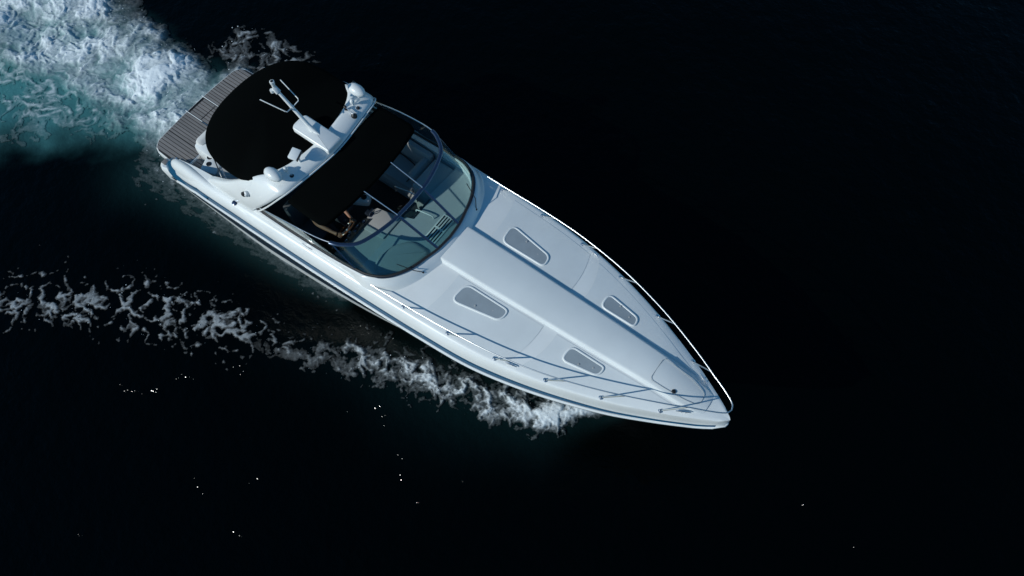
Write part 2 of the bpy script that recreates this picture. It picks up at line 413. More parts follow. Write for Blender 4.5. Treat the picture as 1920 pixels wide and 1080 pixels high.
def foam_material():
    m = bpy.data.materials.new('sea_foam'); m.use_nodes = True
    n = m.node_tree; b = n.nodes['Principled BSDF']
    b.inputs['Roughness'].default_value = 0.75; b.inputs['Specular IOR Level'].default_value = 0.25
    at = n.nodes.new('ShaderNodeAttribute'); at.attribute_name = 'foam'
    tc = n.nodes.new('ShaderNodeTexCoord')
    t = n.nodes.new('ShaderNodeTexNoise'); t.inputs['Scale'].default_value = 22; t.inputs['Detail'].default_value = 6; t.inputs['Roughness'].default_value = 0.7
    n.links.new(tc.outputs['Object'], t.inputs['Vector'])
    ma = n.nodes.new('ShaderNodeMath'); ma.operation = 'MULTIPLY_ADD'; ma.inputs[1].default_value = 0.5; 
    sb = n.nodes.new('ShaderNodeMath'); sb.operation = 'SUBTRACT'; sb.inputs[1].default_value = 0.25
    n.links.new(t.outputs['Fac'], ma.inputs[0]); n.links.new(at.outputs['Fac'], ma.inputs[2]); n.links.new(ma.outputs[0], sb.inputs[0])
    r_ = n.nodes.new('ShaderNodeValToRGB'); e = r_.color_ramp.elements
    e[0].position = 0.06; e[0].color = (0, 0, 0, 1); e[1].position = 1.0; e[1].color = (1, 1, 1, 1)
    q = e.new(0.35); q.color = (0.10, 0.10, 0.10, 1); q = e.new(0.65); q.color = (0.38, 0.38, 0.38, 1)
    n.links.new(sb.outputs[0], r_.inputs[0])
    aa = n.nodes.new('ShaderNodeAttribute'); aa.attribute_name = 'aerated'
    lo = n.nodes.new('ShaderNodeMix'); lo.data_type = 'RGBA'
    lo.inputs['A'].default_value = (0.0002, 0.0008, 0.0008, 1); lo.inputs['B'].default_value = (0.065, 0.225, 0.235, 1)
    hi = n.nodes.new('ShaderNodeMix'); hi.data_type = 'RGBA'; hi.inputs['B'].default_value = (0.80, 0.86, 0.89, 1)
    n.links.new(aa.outputs['Fac'], lo.inputs['Factor']); n.links.new(lo.outputs['Result'], hi.inputs['A'])
    n.links.new(r_.outputs[0], hi.inputs['Factor']); n.links.new(hi.outputs['Result'], b.inputs['Base Color'])
    bp = n.nodes.new('ShaderNodeBump'); bp.inputs['Strength'].default_value = 0.28; bp.inputs['Distance'].default_value = 0.03
    n.links.new(t.outputs['Fac'], bp.inputs['Height']); n.links.new(bp.outputs[0], b.inputs['Normal'])
    return m

def axis(a, b, st, far):
    c = list(np.arange(a, b + st / 2, st)); lo, hi = [], []
    g = st; v = c[0]
    while v > -far: g *= 1.28; v -= g; lo.append(v)
    g = st; v = c[-1]
    while v < far: g *= 1.28; v += g; hi.append(v)
    return np.array(lo[::-1] + c + hi)

def aer(X, Y):
    """air mixed into the water: 0 clear and dark, 1 milky green"""
    near = (np.abs(X) < 30) & (np.abs(Y) < 30); A = np.zeros(X.shape)
    x, y = X[near], Y[near]
    dT = sdf(TEAL_POLY, x, y) + 0.5 * fbm(x * 0.9, y * 0.9, 5, 30, 0.6)
    a = sst(-0.25, 1.15, dT) * np.clip(0.75 + 0.5 * fbm(x * 1.2, y * 1.2, 5, 31), 0.15, 1)
    s, d_, w = along(BOW_LINE, BOW_WID, x, y)
    a2 = np.exp(-((d_ - 0.1) / (w * 1.5)) ** 2) * sst(7, 1, s) * 0.05
    s2, d2, w2 = along(SIDE_LINE, [0.2, 0.3, 0.4, 0.5, 0.6, 0.8], x, y)
    a3 = np.exp(-(d2 / w2) ** 2) * 0.12
    A[near] = np.clip(np.maximum(a, np.maximum(a2, a3)), 0, 1)
    return A

def build_water():
    xs = axis(-15, 10, 0.06, 5000); ys = axis(-9, 13, 0.06, 5000)
    X, Y = np.meshgrid(xs, ys); Z = H(X, Y)
    A = aer(X, Y)
    me, used = grid_mesh('water', X, Y, Z); attr(me, 'aerated', A.ravel()[used])
    o = link('water', me, water_material(), smooth=False)
    o['kind'] = 'structure'

def build_foam():
    FM = foam_material()
    def patch(name, x0, x1, y0, y1, st, which, label):
        xs = np.arange(x0, x1, st); ys = np.arange(y0, y1, st); X, Y = np.meshgrid(xs, ys)
        Fs = foam_fields(X, Y); fo = Fs[which]; Z = H(X, Y) + 0.006 + Fs[which + 2] + 0.012 * fo
        k = (fo[:-1, :-1] + fo[1:, 1:] + fo[:-1, 1:] + fo[1:, :-1]) / 4 > 0.08
        me, used = grid_mesh(name, X, Y, Z, k); attr(me, 'foam', fo.ravel()[used]); attr(me, 'aerated', aer(X, Y).ravel()[used])
        o = link(name, me, FM, smooth=False); tag(o, label, 'foam', kind='stuff'); return o
    patch('stern_wash', -15, -2.2, -4.5, 4.2, 0.018, 0, 'broad churned white wash trailing behind the stern of the boat')
    patch('bow_wave_foam', -10.5, 4.6, -6.2, 0.2, 0.016, 1, 'ragged band of foam peeling off the starboard bow')

def build_spray():
    bm = bmesh.new(); bmesh.ops.create_icosphere(bm, subdivisions=1, radius=1)
    bm.verts.index_update(); v0 = np.array([v.co[:] for v in bm.verts]); f0 = np.array([[v.index for v in q.verts] for q in bm.faces]); bm.free()
    rg_ = np.random.default_rng(5)
    def scatter(name, x0, x1, y0, y1, n_try, which, label, hmax, rs):
        x = rg_.uniform(x0, x1, n_try); y = rg_.uniform(y0, y1, n_try); Fs = foam_fields(x, y); fo = Fs[which]
        k = rg_.uniform(0, 1, n_try) < fo ** 1.5 * 0.5; x, y = x[k], y[k]
        x = x + rg_.normal(0, 0.06, len(x)); y = y + rg_.normal(0, 0.06, len(y))
        z = H(x, y) + 0.02 + hmax * rg_.uniform(0, 1, len(x)) ** 2.5; rad = rs * (0.35 + rg_.uniform(0, 1, len(x)) ** 4)
        V = (v0[None] * rad[:, None, None] * np.array([1, 1, 0.8]) + np.stack([x, y, z], -1)[:, None]).reshape(-1, 3)
        F = (f0[None] + (np.arange(len(x)) * len(v0))[:, None, None]).reshape(-1, 3)
        me = bpy.data.meshes.new(name); me.from_pydata(V.tolist(), [], F.tolist())
        o = link(name, me, mat('spray', (0.75, 0.8, 0.82), 0.3)); tag(o, label, 'spray', kind='stuff')
    scatter('stern_spray', -12, -4.2, -2.5, 3.5, 14000, 0, 'fine white droplets thrown up over the stern wash', 0.28, 0.010)
    scatter('bow_spray', -9, 4.2, -6, 0, 40000, 1, 'fine droplets thrown up along the bow wave foam', 0.20, 0.0075)

def build_glints():
    """tiny facets added as sun glints, tilted to mirror the sun into the camera"""
    V = []; F = []; rg_ = np.random.default_rng(11)
    spots = [(375, 922), (362, 905), (368, 915), (750, 862), (752, 895), (757, 908), (783, 940), (868, 902), (475, 905), (443, 997), (440, 695), (455, 690), (452, 700), (230, 720), (245, 735),
             (258, 737), (252, 733), (290, 737), (330, 710), (345, 708), (365, 712), (1512, 948), (1594, 1024), (720, 780), (730, 802), (705, 762), (660, 768), (476, 820), (300, 735), (150, 995)]
    hv = Vector(CAM_POS.tolist())
    for px_, py_ in spots:
        for k in range(rg_.integers(1, 3)):
            g = G(px_ + rg_.normal(0, 5), py_ + rg_.normal(0, 4)); c = Vector((g[0], g[1], 0.045))
            nn = ((hv - c).normalized() + SUN_TO).normalized() + Vector(rg_.normal(0, 0.035, 3).tolist()); nn.normalize()  # added facet faces halfway between camera and sun, so it shows a glint
            a_ = nn.cross(Vector((0, 0, 1))).normalized(); b_ = nn.cross(a_).normalized(); l_ = rg_.uniform(0.004, 0.018); w_ = rg_.uniform(0.002, 0.006); o_ = len(V)
            V += [tuple(c + a_ * l_ + b_ * w_ * 0.3), tuple(c + b_ * w_), tuple(c - a_ * l_ + b_ * w_ * 0.2), tuple(c - b_ * w_), tuple(c - nn * 0.03)]
            F += [(o_, o_ + 1, o_ + 2, o_ + 3), (o_, o_ + 4, o_ + 1), (o_ + 1, o_ + 4, o_ + 2), (o_ + 2, o_ + 4, o_ + 3), (o_ + 3, o_ + 4, o_)]
    o = obj('glint_facets', V, F, mat('glint_water', (0.0002, 0.0008, 0.0008), 0.2, spec=0.3), smooth=False)
    tag(o, 'tiny facets added on the dark water, aimed to mirror the sun as glints', 'ripples', kind='stuff')

build_water()
build_foam()
build_glints()
build_spray()

# ------------------------------------------------------------------ the boat
BOAT = bpy.data.objects.new('motor_cruiser', None); COL.objects.link(BOAT); BOAT.empty_display_size = 0.5
tag(BOAT, 'white motor cruiser with black canopies and gray teak swim platform under way', 'boat')

# shape tables along the length
YR = smooth_tab([-5.4, -4.6, -4, -3, -2, -1, 0, 1, 2, 3, 4, 4.7, 5.2, 5.45, 5.56, 5.61],
                [1.44, 1.515, 1.57, 1.575, 1.565, 1.545, 1.515, 1.475, 1.40, 1.19, 0.87, 0.57, 0.33, 0.195, 0.12, 0.06])
ZR = ([-5.4, -5.05, -4.95, -4.78, -4, -3, -1, 0, 2, 4, 4.7, 5.3, 5.63], [0.36, 0.38, 0.46, 0.62, 1.05, 1.13, 1.20, 1.25, 1.33, 1.44, 1.50, 1.58, 1.66])
YD = smooth_tab([-5, -4.6, -3, -1, 0, 0.6, 1.47, 2.31, 3.14, 3.96, 4.75, 5.2, 5.45, 5.55, 5.6],
                [1.30, 1.36, 1.39, 1.39, 1.37, 1.35, 1.31, 1.23, 1.07, 0.82, 0.50, 0.28, 0.145, 0.08, 0.035])
ZD = smooth_tab([-5, -4.75, -4.5, -4.1, -3.6, -3, -1, 0.6, 2.3, 4, 5, 5.6], [0.95, 1.03, 1.14, 1.29, 1.42, 1.49, 1.62, 1.68, 1.76, 1.83, 1.86, 1.87])
YC = smooth_tab([-5.4, -3, -2, -1, 0, 1, 2, 3, 4, 4.8, 5.3, 5.5], [1.42, 1.50, 1.48, 1.43, 1.34, 1.20, 0.95, 0.62, 0.30, 0.10, 0.03, 0.01])
ZC = smooth_tab([-5.4, -2, 0, 1, 2, 3, 4, 4.8, 5.5], [0.16, 0.20, 0.28, 0.36, 0.50, 0.72, 1.00, 1.27, 1.55])
ZK = smooth_tab([-5.4, 0, 2, 3, 3.7, 4.3, 4.8, 5.2, 5.5], [-0.5, -0.5, -0.36, -0.12, 0.2, 0.58, 0.95, 1.27, 1.53])
yr = lambda x: itp(x, *YR); zr = lambda x: itp(x, *ZR); yd = lambda x: itp(x, *YD); zd = lambda x: itp(x, *ZD)
yc = lambda x: itp(x, *YC); zc = lambda x: itp(x, *ZC); zk = lambda x: itp(x, *ZK)

def side(x, s, sg, off=0.0):
    """topside point: s 0 at chine, 1 at rub rail"""
    fl = sst(0.0, 4.5, np.array(x)) * 0.55
    k = s - fl * s * (1 - s)
    return (x, sg * (yc(x) + (yr(x) - yc(x)) * k + off), zc(x) + (zr(x) - zc(x)) * s)

def stem_x(x, s):
    """lower points of the last stations stay behind the raked stem"""
    return x

xs_h = list(np.linspace(-5.15, 4.6, 44)) + list(np.linspace(4.75, 5.45, 10)) + [5.5, 5.55, 5.585, 5.61]
rings = []
for x in xs_h:
    xx = min(x, 5.5)
    half = [(xx, 0, zk(xx)), (xx, yc(xx) * 0.5, zk(xx) + (zc(xx) - zk(xx)) * 0.48), (xx, yc(xx) - 0.05, zc(xx) - 0.03), (xx, yc(xx), zc(xx))]
    tp = [(x if s > 0.5 else xx + (x - xx) * s * 2, side(x, s, 1)[1], side(x, s, 1)[2]) for s in (0.15, 0.3, 0.45, 0.6, 0.75, 0.9, 1.0)]
    half += tp
    rings.append([(p[0], -p[1], p[2]) for p in half[::-1]] + half[1:])
rings.append([(q[0] + 0.03, 0.0, q[2]) for q in rings[-1]])
HULL = obj('hull', *loft(rings, False, True, False), GEL, BOAT, ang=30)

def band(name, s0, s1, m, x0, x1, off=0.004, n=70, lo=None, parent=None):
    Vs, Fs = [], []
    for sg in (-1, 1):
        R_ = []
        for x in np.linspace(x0, x1, n):
            a = s0 if lo is None else lo(x)
            R_.append([side(x, a + (s1 - a) * t, sg, off) for t in (0, 0.25, 0.5, 0.75, 1)])
        V_, F_ = loft(R_); o_ = len(Vs); Vs += V_; Fs += [tuple(i + o_ for i in q) for q in F_]
    return obj(name, Vs, Fs, m, parent or HULL)

band('navy_stripe', 0.32, 0.84, NAVY, -4.75, 4.2)
def hb(x): return 0.11 - 0.075 * float(sst(2.0, 5.0, np.array(x))) + 0.0
for sg in (-1, 1):
    R_ = [[(x, sg * (yr(x) - 0.012 - 0.018 * t + 0.005), zr(x) + 0.03 + hb(x) * t) for t in (0, 0.5, 1)] for x in list(np.linspace(-4.75, 5.52, 95))]
    obj('blue_stripe', *loft(R_), BLUE, HULL)
rrp = [(x, yr(x) + 0.006, zr(x) + 0.005) for x in np.linspace(-4.8, 5.6, 100)] + [(5.63, 0.05, zr(5.6) + 0.005), (5.645, 0.0, zr(5.6) + 0.005)]
obj('rub_rail', *tube([(q[0], -q[1], q[2]) for q in rrp] + rrp[::-1][1:], [0.028 - 0.013 * float(sst(3.5, 5.4, np.array(q[0]))) for q in rrp + rrp[::-1][1:]], 8), GEL, HULL)
rri = [(x, yr(x) + 0.031 - 0.013 * float(sst(3.5, 5.4, np.array(x))), zr(x) + 0.004) for x in np.linspace(-4.75, 5.6, 100)] + [(5.642, 0.055, zr(5.6) + 0.004), (5.658, 0.0, zr(5.6) + 0.004)]
obj('rub_rail_insert', *tube([(q[0], -q[1], q[2]) for q in rri] + rri[::-1][1:], 0.007, 6), STEEL, HULL)

# windshield base and top lines (half), aft to centre
WB = [(-2.62, 1.335, 1.655), (-1.7, 1.335, 1.70), (-0.9, 1.325, 1.78), (-0.34, 1.295, 1.855), (-0.08, 1.25, 1.88), (0.17, 1.10, 1.895),
      (0.36, 0.81, 1.905), (0.47, 0.46, 1.91), (0.515, 0.27, 1.915), (0.54, 0.0, 1.92)]
WT = [(-2.56, 1.355, 1.77), (-1.72, 1.35, 2.04), (-1.12, 1.325, 2.18), (-0.79, 1.28, 2.25), (-0.60, 1.20, 2.26), (-0.42, 1.05, 2.265),
      (-0.31, 0.80, 2.27), (-0.235, 0.50, 2.275), (-0.215, 0.31, 2.28), (-0.20, 0.0, 2.28)]

def deckz(x, y):
    c = zd(x); w_ = max(yd(x), 0.05); q = max(0.0, 1 - (abs(y) / w_) ** 2)
    return c + 0.10 * q * float(sst(5.7, 4.2, np.array(x)))

wbx = [p[0] for p in WB]; wby = [p[1] for p in WB]
fx = cr([(p[0], p[1]) for p in WB], 8)
def yin(x):
    """inner edge of the deck"""
    if x >= 0.52: return 0.0
    if x < -2.62: return 1.25
    best = np.interp(x, [p[0] for p in fx], [p[1] for p in fx])
    return max(0.0, float(best) - 0.05)

stn = sorted(set([round(v, 4) for v in list(np.linspace(-4.75, -0.4, 26)) + [p[0] - 0.02 for p in fx if p[0] > -0.4] + [0.5199, 0.5201] +
                  list(np.linspace(0.55, 5.2, 48)) + [5.28, 5.35, 5.42, 5.48, 5.52, 5.55, 5.58, 5.61]]))
deck_parts = []
for sg in (-1, 1):
    R_ = []
    for x in stn:
        a, b, e, g = yr(x), zr(x), yd(x), zd(x); dy = a - e; dz = g - b
        xx = x
        h_ = min(hb(x), 0.11); y2 = max(a - 0.03, e); rem = y2 - e; z2 = b + 0.03 + h_; dz = g - z2
        p = [(xx, a, b + 0.02), (xx, a - 0.012, b + 0.03), (xx, y2, z2), (xx, y2 - 0.10 * rem, z2 + 0.36 * dz), (xx, y2 - 0.33 * rem, z2 + 0.69 * dz), (x, y2 - 0.64 * rem, z2 + 0.90 * dz),
             (x, y2 - 0.9 * rem, z2 + 0.982 * dz), (x, e - 0.02 * (e > 0.1), g + 0.004)]
        yi = min(yin(x), e - 0.03) if x < 0.52 else 0.0
        for t in (0.12, 0.3, 0.5, 0.7, 0.86, 1.0):
            e0 = e - 0.02 * (e > 0.1); yy = e0 + (yi - e0) * t
            p.append((x, yy, deckz(x, yy) + 0.004 * (1 - t)))
        R_.append([(q[0], sg * q[1], q[2]) for q in p])
    R_.append([(q[0] + 0.03, 0.0, q[2]) for q in R_[-1]])
    deck_parts.append(loft(R_))
    # aft end of the gunwale closes down
    last = R_[0]
    deck_parts.append(loft([last, [(q[0] - 0.05, q[1] * 0.985, q[2] - 0.03) for q in last], [(q[0] - 0.12, q[1] * 0.96, 0.5) for q in last]]))
DECK = obj('deck', *merge(*deck_parts), GEL, BOAT, ang=50)

# cockpit liner: inner wall from the deck edge to the sole
R_ = []
pts_in = [(x, yin(x)) for x in stn if x < 0.52]
loop = [(x, -y) for x, y in pts_in] + [(x, y) for x, y in pts_in[::-1]]
R_ = [[(x, y, deckz(x, y) - 0.002) for x, y in loop], [(x - 0.01, y * 0.985, deckz(x, y) - 0.12) for x, y in loop], [(x - 0.03, y * 0.96, 0.76) for x, y in loop]]
LINER = obj('cockpit_liner', *loft(R_), GRAYGEL, BOAT)
SOLEO = obj('cockpit_sole', [(x, y * 0.97, 0.77) for x, y in [(-4.7, -1.26), (-4.7, 1.26), (-0.3, 1.24), (0.3, 0.9), (0.3, -0.9), (-0.3, -1.24)]], [(0, 1, 2, 3, 4, 5)], SOLE, BOAT)

# gunwale bolsters at the stern quarters
for sg in (-1, 1):
    R_ = []
    for x, cy, cz, ry, rz in [(-5.02, 1.40, 0.80, 0.01, 0.01), (-5.005, 1.40, 0.81, 0.06, 0.07), (-4.95, 1.405, 0.83, 0.105, 0.13), (-4.78, 1.42, 0.90, 0.14, 0.18),
                              (-4.4, 1.44, 1.03, 0.16, 0.215), (-4.0, 1.455, 1.13, 0.165, 0.235), (-3.4, 1.47, 1.21, 0.16, 0.24), (-2.8, 1.48, 1.27, 0.145, 0.215),
                              (-2.2, 1.49, 1.31, 0.125, 0.175), (-1.6, 1.50, 1.35, 0.085, 0.11), (-1.15, 1.51, 1.39, 0.03, 0.04)]:
        R_.append([(x, sg * (cy - 0.055 - 0.04 * float(sst(-3.8, -4.6, np.array(x))) + ry * 0.84 * math.cos(q)), cz + rz * math.sin(q)) for q in [2 * math.pi * k / 20 for k in range(20)]])
    obj('gunwale_bolster', *loft(R_, True, True, True), GEL, BOAT, sub=1)
    lo_e = [(-5.30, 1.26, 0.585), (-5.27, 1.36, 0.585), (-5.15, 1.43, 0.59), (-5.0, 1.475, 0.60), (-4.75, 1.51, 0.66), (-4.4, 1.54, 0.84), (-4.0, 1.575, 1.01), (-3.7, 1.582, 1.09)]
    up_e = [(-5.05, 1.22, 0.84), (-5.04, 1.31, 0.85), (-4.98, 1.345, 0.88), (-4.90, 1.37, 0.92), (-4.7, 1.40, 0.97), (-4.4, 1.44, 1.05), (-4.0, 1.51, 1.13), (-3.7, 1.55, 1.17)]
    R_ = [[(q[0], sg * q[1], q[2]) for q in (u_, ((u_[0] + l_[0]) / 2 - 0.01, (u_[1] + l_[1]) / 2 + 0.012, (u_[2] + l_[2]) / 2 + 0.01), l_)] for u_, l_ in zip(cr(up_e, 3), cr(lo_e, 3))]
    obj('blue_quarter_panel', *loft(R_), BLUE, HULL)
    # low quarter step outside the platform
    R_ = []
    for x, w_, zt in [(-5.43, 0.02, 0.50), (-5.40, 0.08, 0.545), (-5.3, 0.125, 0.56), (-5.15, 0.14, 0.57), (-4.95, 0.14, 0.58), (-4.8, 0.14, 0.60)]:
        yo = yr(x) - 0.03 if x > -5.2 else 1.35 + w_
        R_.append([(x, sg * (1.24), 0.2), (x, sg * 1.24, zt - 0.02), (x, sg * 1.26, zt), (x, sg * (yo - 0.04), zt), (x, sg * yo, zt - 0.05), (x, sg * (yo - 0.03), 0.15)])
    qs = obj('quarter_step', *loft(R_, True, True, True), GEL, BOAT, ang=50)
    obj('tread', *rbox((-5.335, sg * 1.33, 0.572), (0.10, 0.11, 0.014), 0.01), TEAK, qs)

# raised centre panel of the foredeck
RW = smooth_tab([0.62, 1.5, 2.5, 3.4, 4.3, 4.8, 5.15, 5.3], [0.345, 0.33, 0.30, 0.275, 0.24, 0.225, 0.19, 0.14])
R_ = []
for x, h in [(0.575, 0.0), (0.58, 0.05), (0.595, 0.066), (0.63, 0.07)] + [(v, 0.07) for v in np.linspace(0.9, 4.4, 26)] + [(4.6, 0.066), (4.8, 0.055), (5.0, 0.04), (5.15, 0.022), (5.28, 0.002)]:
    w_ = itp(x, *RW); row = []
    for yy, hh in [(w_ + 0.046, -0.004), (w_ + 0.036, 0.12 * h), (w_ + 0.008, 0.90 * h), (w_ - 0.008, h), (w_ - 0.02, h + 0.001), (w_ * 0.66, h + 0.008), (w_ * 0.33, h + 0.012), (0, h + 0.014)]:
        row.append((x, yy, deckz(x, yy) + hh))
    R_.append([(p[0], -p[1], p[2]) for p in row] + row[::-1][1:])
obj('raised_centre_panel', *loft(R_), NONSKID, DECK, ang=32)
def topz(x, y):
    w_ = itp(x, *RW); h = itp(x, [4.4, 4.6, 4.8, 5.0, 5.15, 5.28], [0.07, 0.066, 0.055, 0.04, 0.022, 0.002])
    return deckz(x, y) + (h + 0.012 if abs(y) < w_ else 0.0)

# moulded nonskid fields either side
for sg in (-1, 1):
    for xa, xb in [(0.86, 1.02), (1.02, 2.62), (2.86, 4.9)]:
        R_ = []
        if xb - xa < 0.3: continue
        for x in np.linspace(xa, xb, 26):
            row = []
            for t in np.linspace(0, 1, 7):
                y0 = itp(x, *RW) + 0.075; y1 = max(yd(x) - 0.085, y0 + 0.02); yy = y0 + (y1 - y0) * t
                xx = x - 0.16 * (t - 0.15) ** 2 * (1 if x < 2.7 else 1.4)
                row.append((xx, sg * yy, deckz(xx, yy) + 0.006))
            R_.append(row)
        obj('nonskid_field', *loft(R_), NONSKID, DECK, ang=60)

# four deck windows
def deck_window(poly, rad):
    out = round_poly(poly, rad, 6); mid = inset(out, 0.012); inn = inset(out, 0.036)
    rg = [[(p[0], p[1], deckz(p[0], p[1]) + h) for p in q] for q, h in ((out, -0.002), (inset(out, 0.004), 0.019), (mid, 0.026), (inset(out, 0.028), 0.025), (inn, 0.016))]
    w_ = obj('deck_window', *loft([[*q] for q in rg], True), GEL, BOAT, ang=40)
    pane = [(p[0], p[1], deckz(p[0], p[1]) + 0.019) for p in inset(out, 0.032)]
    obj('pane', pane, [tuple(range(len(pane)))], PANE, w_)
    cx_, cy_ = np.mean([q[0] for q in poly]), np.mean([q[1] for q in poly])
    for dx_ in (-0.06, 0.22):
        yl = cy_ * (1.10 - 0.12 * dx_ / 0.22)
        obj('latch_knob', *lathe((cx_ + dx_ * (poly[3][0] - poly[0][0]) / 0.86, yl, deckz(cx_, yl) + 0.022), [(0.016, 0), (0.014, 0.006), (0.001, 0.008)], 10), GRAYGEL, w_)
    return w_
for sg in (1, -1):
    deck_window([(1.20, sg * 0.45), (1.16, sg * 0.84), (2.03, sg * 0.69), (2.06, sg * 0.45)], [0.15, 0.16, 0.17, 0.16])
    deck_window([(3.13, sg * 0.385), (3.12, sg * 0.68), (3.74, sg * 0.58), (3.77, sg * 0.385)], [0.12, 0.13, 0.15, 0.14])

# anchor locker hatch with groove and latch
lid = round_poly([(4.38, -0.205), (4.38, 0.205), (4.92, 0.165), (5.16, 0.10), (5.16, -0.10), (4.92, -0.165)], [0.07, 0.07, 0.1, 0.08, 0.08, 0.1], 5)
gr = [[(p[0], p[1], topz(p[0], p[1]) + h) for p in q] for q, h in ((inset(lid, -0.008), 0.004), (lid, 0.005))]
HT = [(p[0], p[1], topz(p[0], p[1]) + 0.010) for p in inset(lid, 0.010)]
grid_lid = [[(x, y, topz(x, y) + 0.010) for y in np.linspace(-1, 1, 9) * (0.235 if x < 4.98 else max(0.05, 0.235 - (x - 4.98) * 0.45))] for x in np.linspace(4.42, 5.24, 12)]
obj('locker_groove', *tube(cr([(p[0], p[1], topz(p[0], p[1]) + 0.007) for p in lid], 2, True) + [(lid[0][0], lid[0][1], topz(*lid[0]) + 0.007)], 0.0036, 5), GRAYGEL, DECK)
obj('locker_latch', *lathe((4.76, -0.15, topz(4.76, -0.15)), [(0.032, 0), (0.032, 0.012), (0.02, 0.02), (0.001, 0.02)], 16), BLACK, DECK)

# bow rail with stanchions
SX = [0.61, 1.46, 2.30, 3.12, 3.94, 4.75]; SH = [0.13, 0.19, 0.24, 0.30, 0.355, 0.385]; LEAN = [0.22, 0.26, 0.28, 0.30, 0.30, 0.30]
RAIL = None
def rail_pt(x):
    xs_ = [-1.12, -1.0, -0.5] + [a + b for a, b in zip(SX, LEAN)]
    hh = [0.02, 0.05, 0.075] + SH
    h = itp(x, *smooth_tab(xs_, hh)) if x < 5.0 else SH[-1]
    return h
half = []
for x in np.linspace(-1.12, 5.08, 60):
    half.append((x, yd(x) - 0.035, zd(x) + rail_pt(x)))
bowend = cr([(5.08, yd(5.08) - 0.035, zd(5.05) + 0.385), (5.34, 0.19, 2.25), (5.52, 0.085, 2.245), (5.565, 0.0, 2.24)], 6)
path = [(-1.14, yd(-1.12) - 0.035, zd(-1.12))] + half + [tuple(p) for p in bowend[1:]]
full = [(p[0], -p[1], p[2]) for p in path] + path[::-1][1:]
RAIL = obj('bow_rail', *tube(full, 0.0098, 10), STEEL, BOAT, ang=60)
for sg in (-1, 1):
    for x, h, l in zip(SX, SH, LEAN):
        b_ = np.array([x, sg * (yd(x) - 0.04), zd(x) + 0.004]); xt = x + l
        if xt < 5.08: t_ = np.array([xt, sg * (yd(xt) - 0.035), zd(xt) + rail_pt(xt)])
        else: t_ = np.array([xt, sg * (yd(xt) - 0.035), zd(xt) + 0.385])
        V1 = tube([b_, b_ + (t_ - b_) * 0.5, t_], 0.0105, 8)
        V2 = lathe(b_, [(0.038, -0.01), (0.038, 0.006), (0.02, 0.014), (0.014, 0.03)], 14)
        obj('stanchion', *merge(V1, V2), STEEL, RAIL)

# cleats
def cleat(x, y, z, ang_):
    c, s_ = math.cos(ang_), math.sin(ang_)
    P = lambda u, v, w_: (x + c * u - s_ * v, y + s_ * u + c * v, z + w_)
    V1 = tube([P(-0.11, 0, 0.040), P(-0.06, 0, 0.048), P(0, 0, 0.05), P(0.06, 0, 0.048), P(0.11, 0, 0.040)], [0.006, 0.011, 0.012, 0.011, 0.006], 8)
    V2 = tube([P(-0.03, 0, -0.004), P(-0.03, 0, 0.048)], 0.010, 8); V3 = tube([P(0.03, 0, -0.004), P(0.03, 0, 0.048)], 0.010, 8)
    obj('cleat', *merge(V1, V2, V3), STEEL, BOAT)
for sg in (-1, 1):
    cleat(2.55, sg * (yd(2.55) - 0.05), zd(2.55), -sg * 0.2)
    cleat(5.03, sg * 0.30, deckz(5.03, 0.3), -sg * 0.5)
    cleat(-3.17, sg * 1.385, zd(-3.17) + 0.005, 0); cleat(-1.36, sg * 1.385, zd(-1.36) + 0.005, 0)
obj('fuel_cap', *lathe((-3.02, -1.44, 1.475), [(0.045, 0), (0.045, 0.012), (0.03, 0.018), (0.001, 0.018)], 18, axis=(0, -0.35, 1)), DKSTEEL, BOAT)

# ---------------- windshield on its moulded cowl
cw = cr([(p[0], -p[1], p[2]) for p in WB] + [p for p in WB[::-1][1:]], 5)
R_ = []
for i, p in enumerate(cw):
    t = cw[min(i + 1, len(cw) - 1)] - cw[max(0, i - 1)]; nn = np.array([t[1], -t[0]]); nn /= np.linalg.norm(nn) + 1e-9
    if nn @ (p[:2] - np.array([-1.5, 0])) < 0: nn = -nn
    row = []
    k = float(sst(-0.6, 0.1, p[0]))
    for off, dz in [(0.05 + 0.13 * k, None), (0.045 + 0.075 * k, 0.45), (0.04 + 0.02 * k, 0.9), (0.012, 1.0), (-0.035, 1.0), (-0.05, -0.6)]:
        q = p[:2] + nn * off; zb = deckz(q[0], q[1]) - 0.004
        row.append((q[0], q[1], zb if dz is None else zb + (p[2] - 0.012 - zb) * dz))
    R_.append(row)
obj('windshield_cowl', *loft(R_), GEL, DECK, ang=40)
bF = [np.array(p) for p in cr(WB, 6)]; tF = [np.array(p) for p in cr(WT, 6)]
mir = lambda p: np.array([p[0], -p[1], p[2]])
WS = bpy.data.objects.new('windshield', None); COL.objects.link(WS); WS.parent = BOAT
def pane_between(i0, i1, sg, name='pane'):
    A = [bF[i] for i in range(i0, i1 + 1)]; B = [tF[i] for i in range(i0, i1 + 1)]
    if sg < 0: A = [mir(p) for p in A]; B = [mir(p) for p in B]
    return A, B
def glass_pane(A, B):
    R1 = [[a + (b - a) * t for t in (0, 0.5, 1)] for a, b in zip(A, B)]
    n_ = []
    for i in range(len(A)):
        e = A[min(i + 1, len(A) - 1)] - A[max(0, i - 1)]; v = np.cross(e, B[i] - A[i]); v = v / (np.linalg.norm(v) + 1e-9); n_.append(v * 0.006)
    ring = [[*r1, *[p + n_[i] for p in r1[::-1]]] for i, r1 in enumerate(R1)]
    return obj('pane', *loft(ring, True, True, True), GLASS, WS, ang=30)
K = 6
for sg in (-1, 1):
    glass_pane(*pane_between(1, 3 * K, sg)); glass_pane(*pane_between(3 * K, 8 * K, sg))
Ac = [bF[i] for i in range(8 * K, 9 * K + 1)] + [mir(bF[i]) for i in range(9 * K - 1, 8 * K - 1, -1)]
